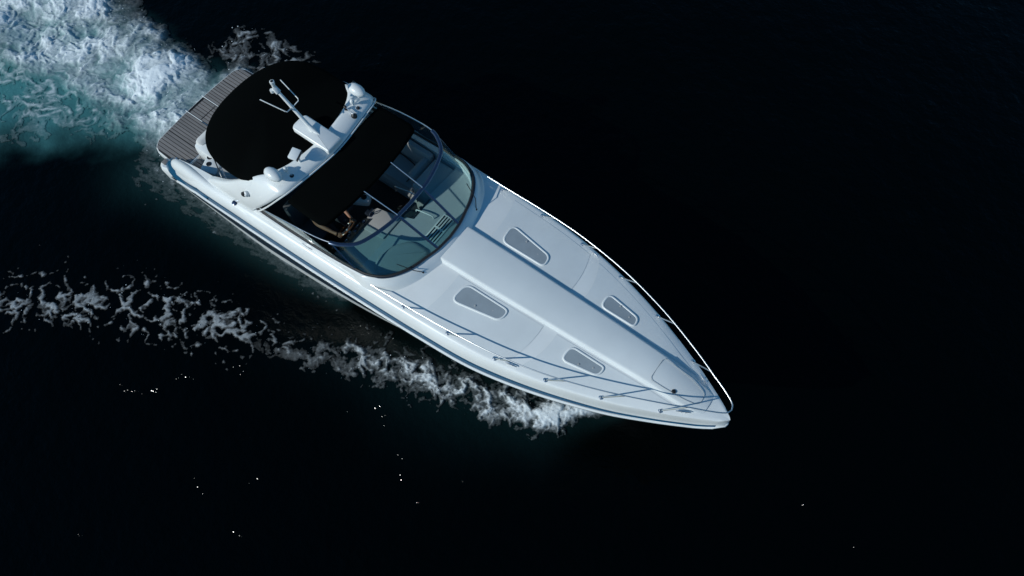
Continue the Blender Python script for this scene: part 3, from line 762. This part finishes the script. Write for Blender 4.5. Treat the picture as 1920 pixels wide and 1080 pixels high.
Bc = [tF[i] for i in range(8 * K, 9 * K + 1)] + [mir(tF[i]) for i in range(9 * K - 1, 8 * K - 1, -1)]
glass_pane(Ac, Bc)
base = [mir(p) for p in bF] + bF[::-1][1:]; top = [mir(p) for p in tF] + tF[::-1][1:]
obj('base_gasket', *tube([p + np.array([0.0, 0, 0.004]) for p in base], 0.026, 8), RUBBER, WS)
obj('base_trim', *tube([p + np.array([0.018 if abs(p[1]) < 1.2 else 0, 0.02 * np.sign(p[1]) * (abs(p[1]) > 0.6), 0.006]) for p in base], 0.010, 6), DKSTEEL, WS)
TR = [p for p in top if p[0] > -0.83]
obj('top_rail', *tube(TR, 0.035, 10, flat=0.6), DKSTEEL, WS)
for sg in (-1, 1):
    sd = [p if sg > 0 else mir(p) for p in tF[:3 * K + 1]]
    obj('side_rail', *tube(sd, 0.011, 8), STEEL, WS)
    for i in (3 * K, 8 * K):
        a, b = bF[i], tF[i]
        if sg < 0: a, b = mir(a), mir(b)
        obj('mullion', *tube([a, b], 0.024 if i > 20 else 0.014, 8), DKSTEEL, WS)
    # struts from the mullion heads to the canopy
    a = tF[8 * K] if sg > 0 else mir(tF[8 * K])
    obj('canopy_strut', *tube([a + np.array([0, 0, 0.02]), (-0.86, sg * 0.33, 2.42)], 0.009, 8), STEEL, WS)
    # wiper lying on the foot of the glass
    wz = lambda x, y: deckz(x, y)
    P0 = np.array((0.53, sg * 0.70, deckz(0.53, 0.70) + 0.05)); P1 = np.array((0.45, sg * 0.80, 1.93)); P2 = np.array((0.20, sg * 0.90, 2.03))
    obj('wiper', *merge(tube([P0, P1, P2], 0.007, 6), lathe(P0 - np.array([0, 0, 0.02]), [(0.02, 0), (0.02, 0.03), (0.001, 0.034)], 10)), BLACK, WS)

# ---------------- interior seen through and behind the glass
dash = [(p[0] - 0.03, p[1] * 0.965) for p in fx if p[0] > -0.3]
out_ = [(x, -y) for x, y in dash] + [(x, y) for x, y in dash[::-1][1:]]
aft = [(-0.30, 1.2), (-0.34, 0.55), (-0.26, 0.50), (-0.26, 0.03), (-0.40, -0.03), (-0.40, -1.2)]
poly = out_ + aft
DT = obj('dash_top', *merge(([(x, y, 1.64) for x, y in poly], [tuple(range(len(poly)))]),
          loft([[(x, y, 1.64) for x, y in poly], [(x, y, 1.30) for x, y in poly]], True)), GRAYGEL, BOAT, ang=20)
# padded brow in front of the helm
brow = round_poly([(-0.16, -1.14), (0.10, -1.02), (0.27, -0.72), (0.36, -0.30), (-0.02, -0.30), (-0.22, -0.55), (-0.30, -0.9)], 0.12, 5)
rg = [[(p[0], p[1], h) for p in q] for q, h in ((brow, 1.642), (inset(brow, 0.006), 1.665), (inset(brow, 0.03), 1.682), (inset(brow, 0.07), 1.688))]
obj('padded_brow', *merge(loft(rg, True), ([*rg[-1]], [tuple(range(len(brow)))])), VINYL, DT, ang=60)
# defroster grille: frame and slots
GRX, GRY = 0.20, 0.115
obj('grille_frame', *rbox((GRX, GRY, 1.650), (0.22, 0.56, 0.02), 0.008), VINYLW, DT)
for i in range(2):
    for j in range(4):
        obj('grille_slot', *rbox((GRX - 0.072 + 0.048 * j, GRY - 0.135 + 0.27 * i, 1.657), (0.026, 0.235, 0.014), 0.004), BLACK, DT)
obj('grab_handle', *tube(cr([(-0.32, 0.16, 1.65), (-0.30, 0.17, 1.70), (-0.12, 0.20, 1.715), (-0.02, 0.22, 1.70), (0.0, 0.22, 1.65)], 4), 0.011, 8), VINYLW, DT)
# helm console
HC = obj('helm_console', [(-0.40, -1.2, 1.63), (-0.40, -0.04, 1.63), (-0.98, -0.10, 1.46), (-0.98, -1.18, 1.46), (-1.06, -1.16, 1.36), (-1.06, -0.12, 1.36),
                          (-0.96, -1.16, 0.78), (-0.96, -0.12, 0.78), (-0.4, -1.2, 0.78), (-0.4, -0.04, 0.78)],
         [(0, 1, 2, 3), (3, 2, 5, 4), (4, 5, 7, 6), (0, 3, 4, 6, 8), (1, 9, 7, 5, 2)], VINYL, BOAT, ang=20)
obj('instrument_panel', *rbox((-1.00, -0.72, 1.45), (0.24, 0.72, 0.03), 0.012, rot=(0, math.radians(-42), 0)), BLACK, HC)
for k in range(6):
    obj('gauge', *lathe((-1.03 + 0.05 * (k % 2), -1.0 + 0.11 * k, 1.455 + 0.045 * (k % 2)), [(0.035, 0), (0.035, 0.012), (0.028, 0.014), (0.026, 0.008), (0.001, 0.008)], 14, axis=(-0.67, 0, 0.74)), DKSTEEL, HC)
c_ = np.array([-1.17, -0.70, 1.42]); ax = Vector((-0.75, 0, 0.66)).normalized(); e1 = Vector((0, 1, 0)); e2 = ax.cross(e1)
ringp = [tuple(Vector(c_) + 0.185 * (math.cos(q) * e1 + math.sin(q) * e2)) for q in [2 * math.pi * k / 36 for k in range(37)]]
SWO = obj('steering_wheel', *tube(ringp, 0.016, 8, False), WOOD, HC)
sp = [tube([tuple(Vector(c_) - 0.03 * ax), tuple(Vector(c_) + 0.18 * (math.cos(q) * e1 + math.sin(q) * e2))], [0.016, 0.010], 6) for q in (0.5, 2.6, 4.7)]
obj('wheel_spokes', *merge(*sp, tube([tuple(c_), tuple(Vector(c_) - 0.2 * ax)], 0.028, 10), lathe(tuple(Vector(c_) - 0.03 * ax), [(0.05, 0), (0.045, 0.02), (0.001, 0.025)], 14, axis=ax)), STEEL, HC)
obj('throttle', *merge(rbox((-1.02, -0.26, 1.45), (0.16, 0.10, 0.06), 0.02), tube([(-1.0, -0.29, 1.46), (-0.96, -0.29, 1.60)], 0.010, 6), tube([(-1.0, -0.23, 1.46), (-0.96, -0.23, 1.60)], 0.010, 6),
                        rbox((-0.96, -0.26, 1.61), (0.04, 0.11, 0.035), 0.014)), DKSTEEL, HC)
obj('gray_dash_pad', *rbox((-0.66, -0.33, 1.575), (0.46, 0.46, 0.03), 0.02, rot=(0, math.radians(-16), 0)), VINYL, HC)
# companionway with sliding door and hand rail
obj('companionway_door', *rbox((-0.30, 0.26, 1.20), (0.03, 0.46, 0.84), 0.01), BLACK, BOAT)
obj('companionway_rail', *tube(cr([(-1.02, 0.40, 1.30), (-1.0, 0.39, 1.47), (-0.9, 0.40, 1.50), (-0.68, 0.44, 1.52), (-0.60, 0.46, 1.46), (-0.58, 0.46, 1.3)], 5), 0.012, 8), STEEL, BOAT)
# port console and lounge
obj('port_console', *merge(rbox((-0.52, 0.86, 1.20), (0.42, 0.66, 0.84), 0.04)), VINYL, BOAT)
LO = obj('lounge_seat', *rbox((-1.65, 0.90, 0.98), (1.75, 0.62, 0.40), 0.06), GRAYGEL, BOAT)
obj('seat_cushion', *rbox((-1.65, 0.88, 1.22), (1.70, 0.58, 0.13), 0.05), VINYL, LO)
obj('side_backrest', *rbox((-1.62, 1.16, 1.42), (1.66, 0.12, 0.42), 0.05, rot=(math.radians(-10), 0, 0)), VINYL, LO)
obj('end_backrest', *rbox((-0.86, 0.92, 1.40), (0.16, 0.50, 0.34), 0.06, rot=(0, math.radians(-14), 0)), VINYL, LO)
obj('piping', *tube(cr([(-2.3, 1.07, 1.30), (-1.5, 1.06, 1.30), (-1.12, 1.02, 1.30), (-1.0, 0.92, 1.30), (-0.99, 0.66, 1.30)], 6), 0.010, 6), BLACK, LO)
# helm seat, its armrest and cup holder
HS = obj('helm_seat', *merge(rbox((-1.78, -0.62, 1.12), (0.56, 0.96, 0.14), 0.05), rbox((-2.05, -0.62, 1.45), (0.14, 0.98, 0.62), 0.06, rot=(0, math.radians(-10), 0)),
                             rbox((-1.80, -0.62, 0.92), (0.42, 0.80, 0.28), 0.03)), VINYLD, BOAT)
obj('armrest', *rbox((-1.44, -0.06, 1.24), (0.36, 0.20, 0.16), 0.06, rot=(0, 0, 0.5)), VINYLW, HS)
obj('cup_holder', *lathe((-1.38, -0.02, 1.32), [(0.05, 0), (0.052, 0.012), (0.04, 0.014), (0.036, 0.006), (0.001, 0.006)], 16), BLACK, HS)
# transom seat, starboard walkway and cup-holder console
obj('transom_seat', *rbox((-4.45, 0.08, 0.95), (0.52, 2.06, 0.50), 0.10), GEL, BOAT)
obj('transom_seat_back', *rbox((-4.62, 0.02, 1.10), (0.22, 1.80, 0.32), 0.09, rot=(0, math.radians(12), 0)), VINYLW, BOAT)
CH = obj('stern_console', *merge(rbox((-4.17, -0.99, 0.98), (0.34, 0.42, 0.30), 0.05, rot=(0, 0, 0.35))), GEL, BOAT)
for x, y in ((-4.29, -0.93), (-4.20, -1.04), (-4.24, -0.80)):
    obj('cup_holder', *lathe((x, y, 1.125), [(0.045, 0), (0.047, 0.012), (0.038, 0.014), (0.034, 0.007), (0.001, 0.007)], 16), BLACK, CH)
obj('side_seat', *rbox((-3.6, -0.92, 0.98), (0.7, 0.42, 0.40), 0.08), VINYL, BOAT)
obj('gate_rail', *tube([(-4.62, -1.20, 0.95), (-4.62, -0.90, 0.95)], 0.012, 6), STEEL, BOAT)

# ---------------- swim platform
PL = round_poly([(-5.90, 1.22), (-4.75, 1.26), (-4.75, -1.26), (-5.90, -1.22)], [0.16, 0.01, 0.01, 0.16], 8)
# gentle curve on the aft edge
def aft_x(y): return -5.985 + 0.06 * (abs(y) / 1.2) ** 2
edge = [(aft_x(y), y) for y in np.linspace(-1.02, 1.02, 15)]
cornR = [(-5.90, 1.10), (-5.84, 1.17), (-5.74, 1.215)]
PLo = edge + cornR + [(-4.72, 1.26), (-4.72, -1.26)] + [(x, -y) for x, y in cornR[::-1]]
rg = [[(p[0], p[1], h) for p in q] for q, h in ((inset(PLo, 0.03), 0.24), (PLo, 0.27), (PLo, 0.395), (inset(PLo, 0.012), 0.412), (inset(PLo, 0.03), 0.414))]
SP = obj('swim_platform', *merge(loft(rg, True, True, False), (rg[-1], [tuple(range(len(PLo)))])), GEL, BOAT, ang=45)
cb = inset(PLo, 0.024)
obj('caulked_bed', [(p[0], p[1], 0.4175) for p in cb], [tuple(range(len(cb)))], CAULK, SP)
pieces = [(-1.165, -0.745), (-0.735, -0.235), (-0.205, 0.205), (0.235, 0.735), (0.745, 1.165)]
for a, b in pieces:
    n_ = max(1, round((b - a) / 0.066)); w_ = (b - a) / n_
    for k in range(n_):
        y0 = a + k * w_ + 0.0065; y1 = a + (k + 1) * w_ - 0.0065; ym = (y0 + y1) / 2
        x0 = aft_x(ym) + 0.032 + (0.10 * max(0, (abs(ym) - 0.98) / 0.19) ** 2)
        segs = [(x0, -4.74)]
        if abs(ym) < 0.21: segs = [(x0 + 0.055, -5.60), (-5.585, -4.74)]
        for xa, xb in segs:
            V_ = [(xa, y0, 0.4185), (xb, y0, 0.4185), (xb, y1, 0.4185), (xa, y1, 0.4185)]
            t_ = [(p[0] + (0.002 if p[0] == xa else -0.002), p[1] + (0.0015 if p[1] == y0 else -0.0015), 0.4265) for p in V_]
            obj('plank', V_ + t_, [(0, 1, 5, 4), (1, 2, 6, 5), (2, 3, 7, 6), (3, 0, 4, 7), (4, 5, 6, 7)], TEAK, SP, smooth=False)
for sg in (-1, 1):
    obj('hatch_trim', *rbox((-5.77, sg * 0.222, 0.424), (0.46, 0.016, 0.014), 0.004), GEL, SP)
    obj('seam_strip', *rbox((-5.32, sg * 0.222, 0.420), (0.44, 0.010, 0.006), 0.002), STEEL, SP)
obj('ladder_slot', *rbox((-5.94, 0, 0.421), (0.02, 0.36, 0.012), 0.004), BLACK, SP)
obj('hatch_handle', *tube([(-5.592, -0.17, 0.425), (-5.592, 0.17, 0.425)], 0.006, 6), BLACK, SP)
# teak walkway from platform into the cockpit
for k in range(5):
    obj('walkway_plank', *rbox((-4.35, -1.215 + 0.068 * k, 0.79), (0.72, 0.060, 0.016), 0.003), TEAK, SOLEO)
obj('transom', *rbox((-4.74, 0.12, 0.72), (0.10, 2.0, 0.60), 0.04), GEL, BOAT)
obj('walkway_riser', *rbox((-4.72, -1.05, 0.60), (0.03, 0.40, 0.36), 0.008), GEL, BOAT)
for sg in (-1, 1):
    obj('stern_light', *merge(tube([(-4.84, sg * 1.27, 0.95), (-4.84, sg * 1.27, 1.02)], 0.010, 6), lathe((-4.84, sg * 1.27, 1.02), [(0.018, 0), (0.018, 0.02), (0.001, 0.025)], 10)), STEEL, BOAT)

# ---------------- radar arch
ST = [((-2.58, 1.41, 1.56), (-3.78, 1.375, 1.42)), ((-2.50, 1.405, 1.70), (-3.62, 1.37, 1.56)), ((-2.34, 1.38, 1.88), (-3.22, 1.335, 1.82)),
      ((-2.12, 1.31, 2.14), (-2.82, 1.245, 2.14)), ((-1.92, 1.18, 2.38), (-2.47, 1.09, 2.40)), ((-1.83, 1.02, 2.455), (-2.28, 0.94, 2.49)),
      ((-1.775, 0.72, 2.475), (-2.13, 0.66, 2.525)), ((-1.72, 0.36, 2.49), (-2.06, 0.33, 2.54)), ((-1.69, 0.0, 2.495), (-2.03, 0.0, 2.545))]
ST = [((a[0], a[1], a[2]), (b[0], b[1], b[2])) for a, b in ST]
ST = [(mir(a), mir(b)) for a, b in ST] + [(np.array(a), np.array(b)) for a, b in ST[::-1][1:]]
Fp = cr([s[0] for s in ST], 4); Bp = cr([s[1] for s in ST], 4)
R_ = []
cen = np.array([-2.3, 0, 1.3])
for i in range(len(Fp)):
    F_, B_ = Fp[i], Bp[i]; tn = Fp[min(i + 1, len(Fp) - 1)] - Fp[max(0, i - 1)]
    nrm = np.cross(tn, B_ - F_); nrm /= np.linalg.norm(nrm)
    if nrm @ ((F_ + B_) / 2 - cen) < 0: nrm = -nrm
    e = (B_ - F_); L_ = np.linalg.norm(e); e /= L_; th = 0.11
    sec = [(0.0, -0.05), (0.02, -0.012), (0.07, 0.004), (L_ * 0.35, 0.016), (L_ * 0.65, 0.016), (L_ - 0.07, 0.004), (L_ - 0.02, -0.012), (L_, -0.05), (L_ - 0.02, -th), (L_ * 0.5, -th - 0.01), (0.02, -th)]
    R_.append([F_ + e * u + nrm * v for u, v in sec])
ARCH = obj('radar_arch', *loft(R_, True, True, True), GEL, BOAT, ang=70)
obj('arch_trim', *tube([p + np.array([0.012, 0, -0.045]) for p in Fp[6:-6]], 0.014, 6), GEL, ARCH)
# raised plinth that carries the mast
pl = round_poly([(-2.50, 0.10), (-2.46, 0.165), (-1.70, 0.165), (-1.70, -0.165), (-2.46, -0.165), (-2.50, -0.10)], [0.05, 0.08, 0.03, 0.03, 0.08, 0.05], 4)
rg = [[(p[0], p[1], h - 0.05 * (p[0] + 2.1) * 0.6) for p in q] for q, h in ((inset(pl, 0.03), 2.50), (pl, 2.52), (pl, 2.585), (inset(pl, 0.012), 2.604), (inset(pl, 0.03), 2.610))]
PLI = obj('mast_plinth', *merge(loft(rg, True, True, False), (rg[-1], [tuple(range(len(pl)))])), GEL, ARCH, ang=50)
# mast, light and whip antennas
m0, m1 = np.array([-2.16, 0.0, 2.60]), np.array([-2.70, 0.0, 3.16])
MAST = obj('mast', *merge(tube([m0 + (m1 - m0) * t for t in (0, 0.12, 0.3, 0.7, 1.0)], [0.05, 0.036, 0.033, 0.029, 0.026], 12, flat=1.0), tube([(-2.02, 0, 2.60), (-2.14, 0, 2.625), (-2.24, 0, 2.68)], [0.01, 0.034, 0.036], 10)), GEL, ARCH)
ms = m1 + np.array([-0.015, 0, 0.0])
obj('masthead_bracket', *merge(rbox(tuple(ms + np.array([-0.03, 0, 0.03])), (0.12, 0.09, 0.07), 0.02, rot=(0, math.radians(35), 0)), lathe(tuple(ms + np.array([-0.075, -0.045, 0.0])), [(0.034, 0), (0.034, 0.05), (0.001, 0.055)], 12)), GEL, MAST)
lt = obj('masthead_light', *lathe(tuple(ms + np.array([-0.07, 0.01, 0.05])), [(0.026, 0), (0.030, 0.01), (0.030, 0.10), (0.038, 0.105), (0.038, 0.15), (0.03, 0.155), (0.001, 0.155)], 16), GEL, MAST)
obj('light_lens', *lathe(tuple(ms + np.array([-0.07, 0.01, 0.202])), [(0.024, 0), (0.024, 0.006), (0.001, 0.007)], 16), BLACK, MAST)
mm = m0 + (m1 - m0) * 0.62
for sg in (-1, 1):
    obj('whip_antenna', *tube([mm, mm + np.array([0.03, sg * 0.13, 0.05]), mm + np.array([0.01, sg * 0.15, 0.07]), mm + np.array([-0.42, sg * 0.235, 0.13])], 0.0085, 8), GEL, MAST)
# pods, dome antennas, horn, searchlight on the arch
for sg in (-1, 1):
    R_ = []
    for u, ry, rz in [(-0.185, 0.005, 0.005), (-0.175, 0.045, 0.045), (-0.14, 0.085, 0.08), (-0.07, 0.115, 0.105), (0.02, 0.12, 0.105), (0.10, 0.10, 0.085), (0.16, 0.06, 0.05), (0.19, 0.006, 0.006)]:
        R_.append([(-2.09 + 0.92 * u, sg * (1.0 + 0.84 * ry * math.cos(q)), 2.64 + 0.84 * rz * math.sin(q)) for q in [2 * math.pi * k / 18 for k in range(18)]])
    pod = obj('arch_pod', *merge(loft(R_, True, True, True), rbox((-2.09, sg * 0.99, 2.53), (0.10, 0.05, 0.12), 0.015)), GEL, ARCH, ang=80)
    obj('dome_antenna', *lathe((-2.03, sg * 0.80, 2.50), [(0.016, 0), (0.016, 0.06), (0.036, 0.075), (0.040, 0.10), (0.032, 0.128), (0.016, 0.142), (0.001, 0.145)], 16), GEL, ARCH)
    obj('arch_light', *lathe((-1.93, sg * 0.80, 2.475), [(0.036, 0), (0.036, 0.03), (0.02, 0.036), (0.02, 0.03), (0.001, 0.03)], 14), BLACK, ARCH)
HN = obj('horn', *tube([(-2.05, 0.66, 2.575), (-1.87, 0.64, 2.555)], 0.010, 8), STEEL, ARCH)
obj('horn_bell', *lathe((-2.065, 0.66, 2.575), [(0.014, 0.03), (0.03, 0), (0.028, -0.01), (0.001, -0.004)], 14, axis=(1, -0.1, 0.1)), BLACK, HN)
obj('horn_mount', *lathe((-1.87, 0.64, 2.49), [(0.05, 0), (0.05, 0.03), (0.03, 0.06), (0.012, 0.07)], 14), BLACK, HN)
obj('horn_foot', *lathe((-2.05, 0.66, 2.53), [(0.03, 0), (0.02, 0.03), (0.001, 0.04)], 12), BLACK, HN)
SLT = obj('searchlight_box', *merge(rbox((-2.03, -0.545, 2.70), (0.16, 0.19, 0.065), 0.015, rot=(math.radians(8), math.radians(4), 0.25)), tube([(-1.98, -0.54, 2.5), (-1.98, -0.54, 2.70)], 0.02, 8)), GEL, ARCH)
obj('searchlight_lens', *rbox((-1.952, -0.528, 2.693), (0.012, 0.18, 0.062), 0.004, rot=(math.radians(8), math.radians(4), 0.25)), BLACK, SLT)
for sg in (-1, 1):
    obj('leg_light', *merge(lathe((-2.615, sg * 1.355, 2.055), [(0.04, 0), (0.044, 0.035), (0.028, 0.05), (0.001, 0.05)], 16, axis=(0.1, sg * 0.9, 0.45))), BLACK, ARCH)
    obj('leg_fairing', *lathe((-2.585, sg * 1.335, 2.05), [(0.055, 0), (0.05, 0.03), (0.03, 0.055), (0.001, 0.06)], 16, axis=(0.1, sg * 0.6, 0.75)), GEL, ARCH)

# ---------------- canvas canopies
def canopy(name, outline, crown, ze, zc_, th=0.02):
    """outline: xy loop; domed top with rounded hem"""
    c = np.mean(outline, axis=0); rings = []
    for t, drop in [(1.0, 0.06), (1.0, 0.02), (0.985, 0.0), (0.93, None), (0.8, None), (0.6, None), (0.4, None), (0.2, None), (0.03, None)]:
        ring = []
        for p in outline:
            q = c + (np.array(p) - c) * t
            z = ze(p) if not callable(ze) else ze(p)
            z = z + (zc_ - z) * (1 - t ** 2.2) - (drop or 0)
            ring.append((q[0], q[1], z + 0.012 * math.sin(7 * q[0]) * (1 - t) * t * 2))
        rings.append(ring)
    V, F = loft(rings, True, False, True)
    return obj(name, V, F, CANVAS, BOAT, ang=60)
ac = [(-2.16, 1.06), (-2.6, 1.20), (-3.1, 1.235), (-3.55, 1.16), (-3.85, 0.95), (-4.02, 0.65), (-4.10, 0.32), (-4.12, 0.0)]
ac = [tuple(p) for p in cr(ac, 5)]
ao = [np.array(p) for p in ac + [(x, -y) for x, y in ac[::-1][1:]]]
# forward edge follows the arch
ao += [np.array((-2.02 - 0.10 * abs(y) ** 2, y)) for y in np.linspace(-0.95, 0.95, 13)]
def ze_a(p): return 2.20 + 0.22 * float(sst(-2.9, -2.15, np.array(p[0])))
canopy('aft_canopy', ao, None, ze_a, 2.455)
fr_ = [(-1.78 + 0.06 * (1 - (abs(y) / 1.12) ** 2), y) for y in np.linspace(1.13, -1.13, 15)] + [(-1.45, -1.15), (-1.12, -1.15), (-1.02, -1.11)] + \
      [(-1.0 + 0.16 * (1 - (abs(y) / 1.1) ** 2), y) for y in np.linspace(-1.04, 1.04, 13)] + [(-1.02, 1.11), (-1.12, 1.15), (-1.45, 1.15)]
fo_ = [np.array(p) for p in fr_]
def ze_f(p): return 2.44 - 0.11 * (abs(p[1]) / 1.12) ** 2.2
canopy('forward_canopy', fo_, None, ze_f, 2.475)
obj('canopy_stud', *lathe((-1.66, 0.03, 2.46), [(0.016, 0), (0.014, 0.012), (0.001, 0.016)], 10), STEEL, BOAT)
for sg in (-1, 1):
    obj('canopy_pole', *tube([(-3.95, sg * 0.95, 1.5), (-3.42, sg * 1.2, 1.42)], 0.010, 6), STEEL, BOAT)
    obj('canopy_bow', *tube([(-3.42, sg * 1.27, 1.46), (-3.5, sg * 1.15, 2.16)], 0.011, 6), STEEL, BOAT)


# ------------------------------------------------------------------ the person steering, mostly under the forward canopy
SKIN = mat('skin', (0.27, 0.125, 0.07), 0.5, var=0.08, vscale=12)
SHIRT = mat('dark_shirt', (0.012, 0.013, 0.016), 0.85, var=0.15)
TROUS = mat('dark_trousers', (0.016, 0.017, 0.022), 0.85, var=0.15)
HAIR = mat('dark_hair', (0.015, 0.011, 0.009), 0.6)
SHOE = mat('canvas_shoe', (0.07, 0.065, 0.09), 0.7, var=0.2, vscale=30)
EYE = mat('eye', (0.5, 0.5, 0.5), 0.2)
def skinned(name, V, E, Rad, m, parent=None, sub=2):
    me = bpy.data.meshes.new(name); me.from_pydata([tuple(v) for v in V], E, []); me.materials.append(m)
    o = bpy.data.objects.new(name, me); COL.objects.link(o)
    if parent: o.parent = parent
    md = o.modifiers.new('skin', 'SKIN'); md.use_smooth_shade = True
    sv = me.skin_vertices[0].data
    for i, r_ in enumerate(Rad): sv[i].radius = r_ if hasattr(r_, '__len__') else (r_, r_); sv[i].use_root = (i == 0)
    sb = o.modifiers.new('sub', 'SUBSURF'); sb.levels = sub; sb.render_levels = sub
    return o
PER = bpy.data.objects.new('person', None); COL.objects.link(PER); PER.location = (0, 0, 0)
tag(PER, 'person in dark clothes seated at the helm under the forward canopy, hands on steering wheel', 'person')
yc0 = -0.68
V = [(-1.80, yc0, 1.27), (-1.83, yc0, 1.45), (-1.84, yc0, 1.63), (-1.82, yc0, 1.78), (-1.80, yc0, 1.87), (-1.775, yc0, 1.96), (-1.765, yc0, 2.04), (-1.775, yc0, 2.11)]
Rd = [(0.15, 0.12), (0.135, 0.105), (0.155, 0.115), (0.11, 0.085), 0.052, (0.072, 0.085), (0.078, 0.098), (0.055, 0.07)]
Ed = [(i, i + 1) for i in range(7)]
def limb(pts, rad, root):
    i0 = len(V); V.extend(pts); Rd.extend(rad); Ed.append((root, i0)); Ed.extend((i0 + k, i0 + k + 1) for k in range(len(pts) - 1)); return i0 + len(pts) - 1
hand = {}
for sg, W_ in ((-1, (-1.128, -0.874, 1.467)), (1, (-1.128, -0.526, 1.467))):
    sh = (-1.81, yc0 + sg * 0.175, 1.76); el = (-1.58, yc0 + sg * 0.265, 1.53); wr = (-1.245, W_[1] + sg * 0.02, 1.492); pm = (-1.185, W_[1] + sg * 0.01, 1.494)
    hand[sg] = (pm, W_)
    limb([sh, tuple((np.array(sh) + el) / 2), el, tuple((np.array(el) * 0.6 + np.array(wr) * 0.4)), wr, pm], [0.066, 0.052, 0.044, 0.042, 0.029, (0.040, 0.022)], 3)
    hp = (-1.76, yc0 + sg * 0.10, 1.255); kn = (-1.36, yc0 + sg * 0.13, 1.285); an = (-1.25, yc0 + sg * 0.14, 0.885)
    limb([hp, tuple((np.array(hp) + kn) / 2), kn, (-1.31, yc0 + sg * 0.135, 1.12), an, (-1.19, yc0 + sg * 0.14, 0.82), (-1.10, yc0 + sg * 0.15, 0.808)], [0.09, 0.08, 0.062, 0.058, 0.038, 0.036, 0.030], 0)
BODY = skinned('body', V, Ed, Rd, SKIN, PER)
for sg in (-1, 1):
    pm, W_ = hand[sg]
    for k in range(4):
        o_ = (k - 1.5) * 0.019; L_ = [0.9, 1.0, 0.97, 0.82][k]; b_ = np.array([pm[0] + 0.012, pm[1] - sg * o_ * 0.5, pm[2] + o_ * 0.8])
        skinned('finger', [b_, np.array(W_) + np.array([-0.012, -sg * o_, 0.03 + o_ * 0.5]), np.array(W_) + np.array([0.024 * L_, -sg * o_, 0.018 + o_ * 0.5]), np.array(W_) + np.array([0.022, -sg * o_, -0.022 * L_ + o_ * 0.5])],
                [(0, 1), (1, 2), (2, 3)], [0.0095, 0.009, 0.0085, 0.007], SKIN, PER, 1)
    skinned('thumb', [np.array(pm) + np.array([-0.015, -sg * 0.02, 0.0]), np.array(W_) + np.array([-0.045, -sg * 0.045, 0.012]), np.array(W_) + np.array([-0.018, -sg * 0.05, 0.002])], [(0, 1), (1, 2)], [0.012, 0.0105, 0.008], SKIN, PER, 1)
    obj('ear', *lathe((-1.775, yc0 + sg * 0.078, 2.02), [(0.006, -0.004), (0.024, 0), (0.018, 0.008), (0.001, 0.006)], 12, (0.7, 1.2, 1), axis=(0, sg, 0.1)), SKIN, PER)
    obj('eye', *lathe((-1.672, yc0 + sg * 0.031, 2.035), [(0.001, -0.006), (0.011, 0), (0.001, 0.005)], 10, (1, 0.7, 1), axis=(1, 0, 0)), EYE, PER)
skinned('nose', [(-1.675, yc0, 2.035), (-1.658, yc0, 2.005), (-1.672, yc0, 1.995)], [(0, 1), (1, 2)], [0.010, 0.013, 0.010], SKIN, PER, 1)
obj('mouth', *tube([(-1.688, yc0 - 0.024, 1.968), (-1.680, yc0, 1.970), (-1.688, yc0 + 0.024, 1.968)], 0.0055, 6), mat('lips', (0.25, 0.09, 0.07), 0.5), PER)
obj('hair', *lathe((-1.79, yc0, 2.03), [(0.094, -0.06), (0.102, 0), (0.096, 0.05), (0.07, 0.09), (0.03, 0.108), (0.001, 0.112)], 18, (1.05, 0.86, 1), axis=(-0.25, 0, 1)), HAIR, PER)
def clothes(name, pts, Es, rr, m): return skinned(name, pts, Es, rr, m, PER)
V2 = [V[1], V[0], V[2], V[3]]; R2 = [(0.152, 0.12), (0.165, 0.135), (0.172, 0.132), (0.125, 0.10)]; E2 = [(0, 1), (0, 2), (2, 3)]
for sg in (-1, 1):
    sh = np.array((-1.81, yc0 + sg * 0.175, 1.76)); el = np.array((-1.58, yc0 + sg * 0.265, 1.53)); i0 = len(V2)
    V2 += [tuple(sh), tuple(sh + (el - sh) * 0.5), tuple(sh + (el - sh) * 0.85)]; R2 += [0.079, 0.066, 0.062]; E2 += [(3, i0), (i0, i0 + 1), (i0 + 1, i0 + 2)]
clothes('shirt', V2, E2, R2, SHIRT)
V3 = [(-1.79, yc0, 1.26)]; R3 = [(0.165, 0.135)]; E3 = []
for sg in (-1, 1):
    i0 = len(V3); V3 += [(-1.76, yc0 + sg * 0.10, 1.258), (-1.56, yc0 + sg * 0.115, 1.272), (-1.355, yc0 + sg * 0.13, 1.287), (-1.305, yc0 + sg * 0.135, 1.12), (-1.25, yc0 + sg * 0.14, 0.92)]
    R3 += [0.103, 0.093, 0.075, 0.070, 0.058]; E3 += [(0, i0)] + [(i0 + k, i0 + k + 1) for k in range(4)]
clothes('trousers', V3, E3, R3, TROUS)
for sg in (-1, 1):
    clothes('shoe', [(-1.255, yc0 + sg * 0.14, 0.835), (-1.19, yc0 + sg * 0.143, 0.83), (-1.10, yc0 + sg * 0.15, 0.815), (-1.05, yc0 + sg * 0.152, 0.808)], [(0, 1), (1, 2), (2, 3)], [0.050, 0.050, 0.046, 0.032], SHOE)
# move the person's root to the sole under the seat, parts stay where they are
PER.location = (-1.5, yc0, 0.77)
for ch in [o for o in bpy.data.objects if o.parent == PER]: ch.location = (1.5, -yc0, -0.77)
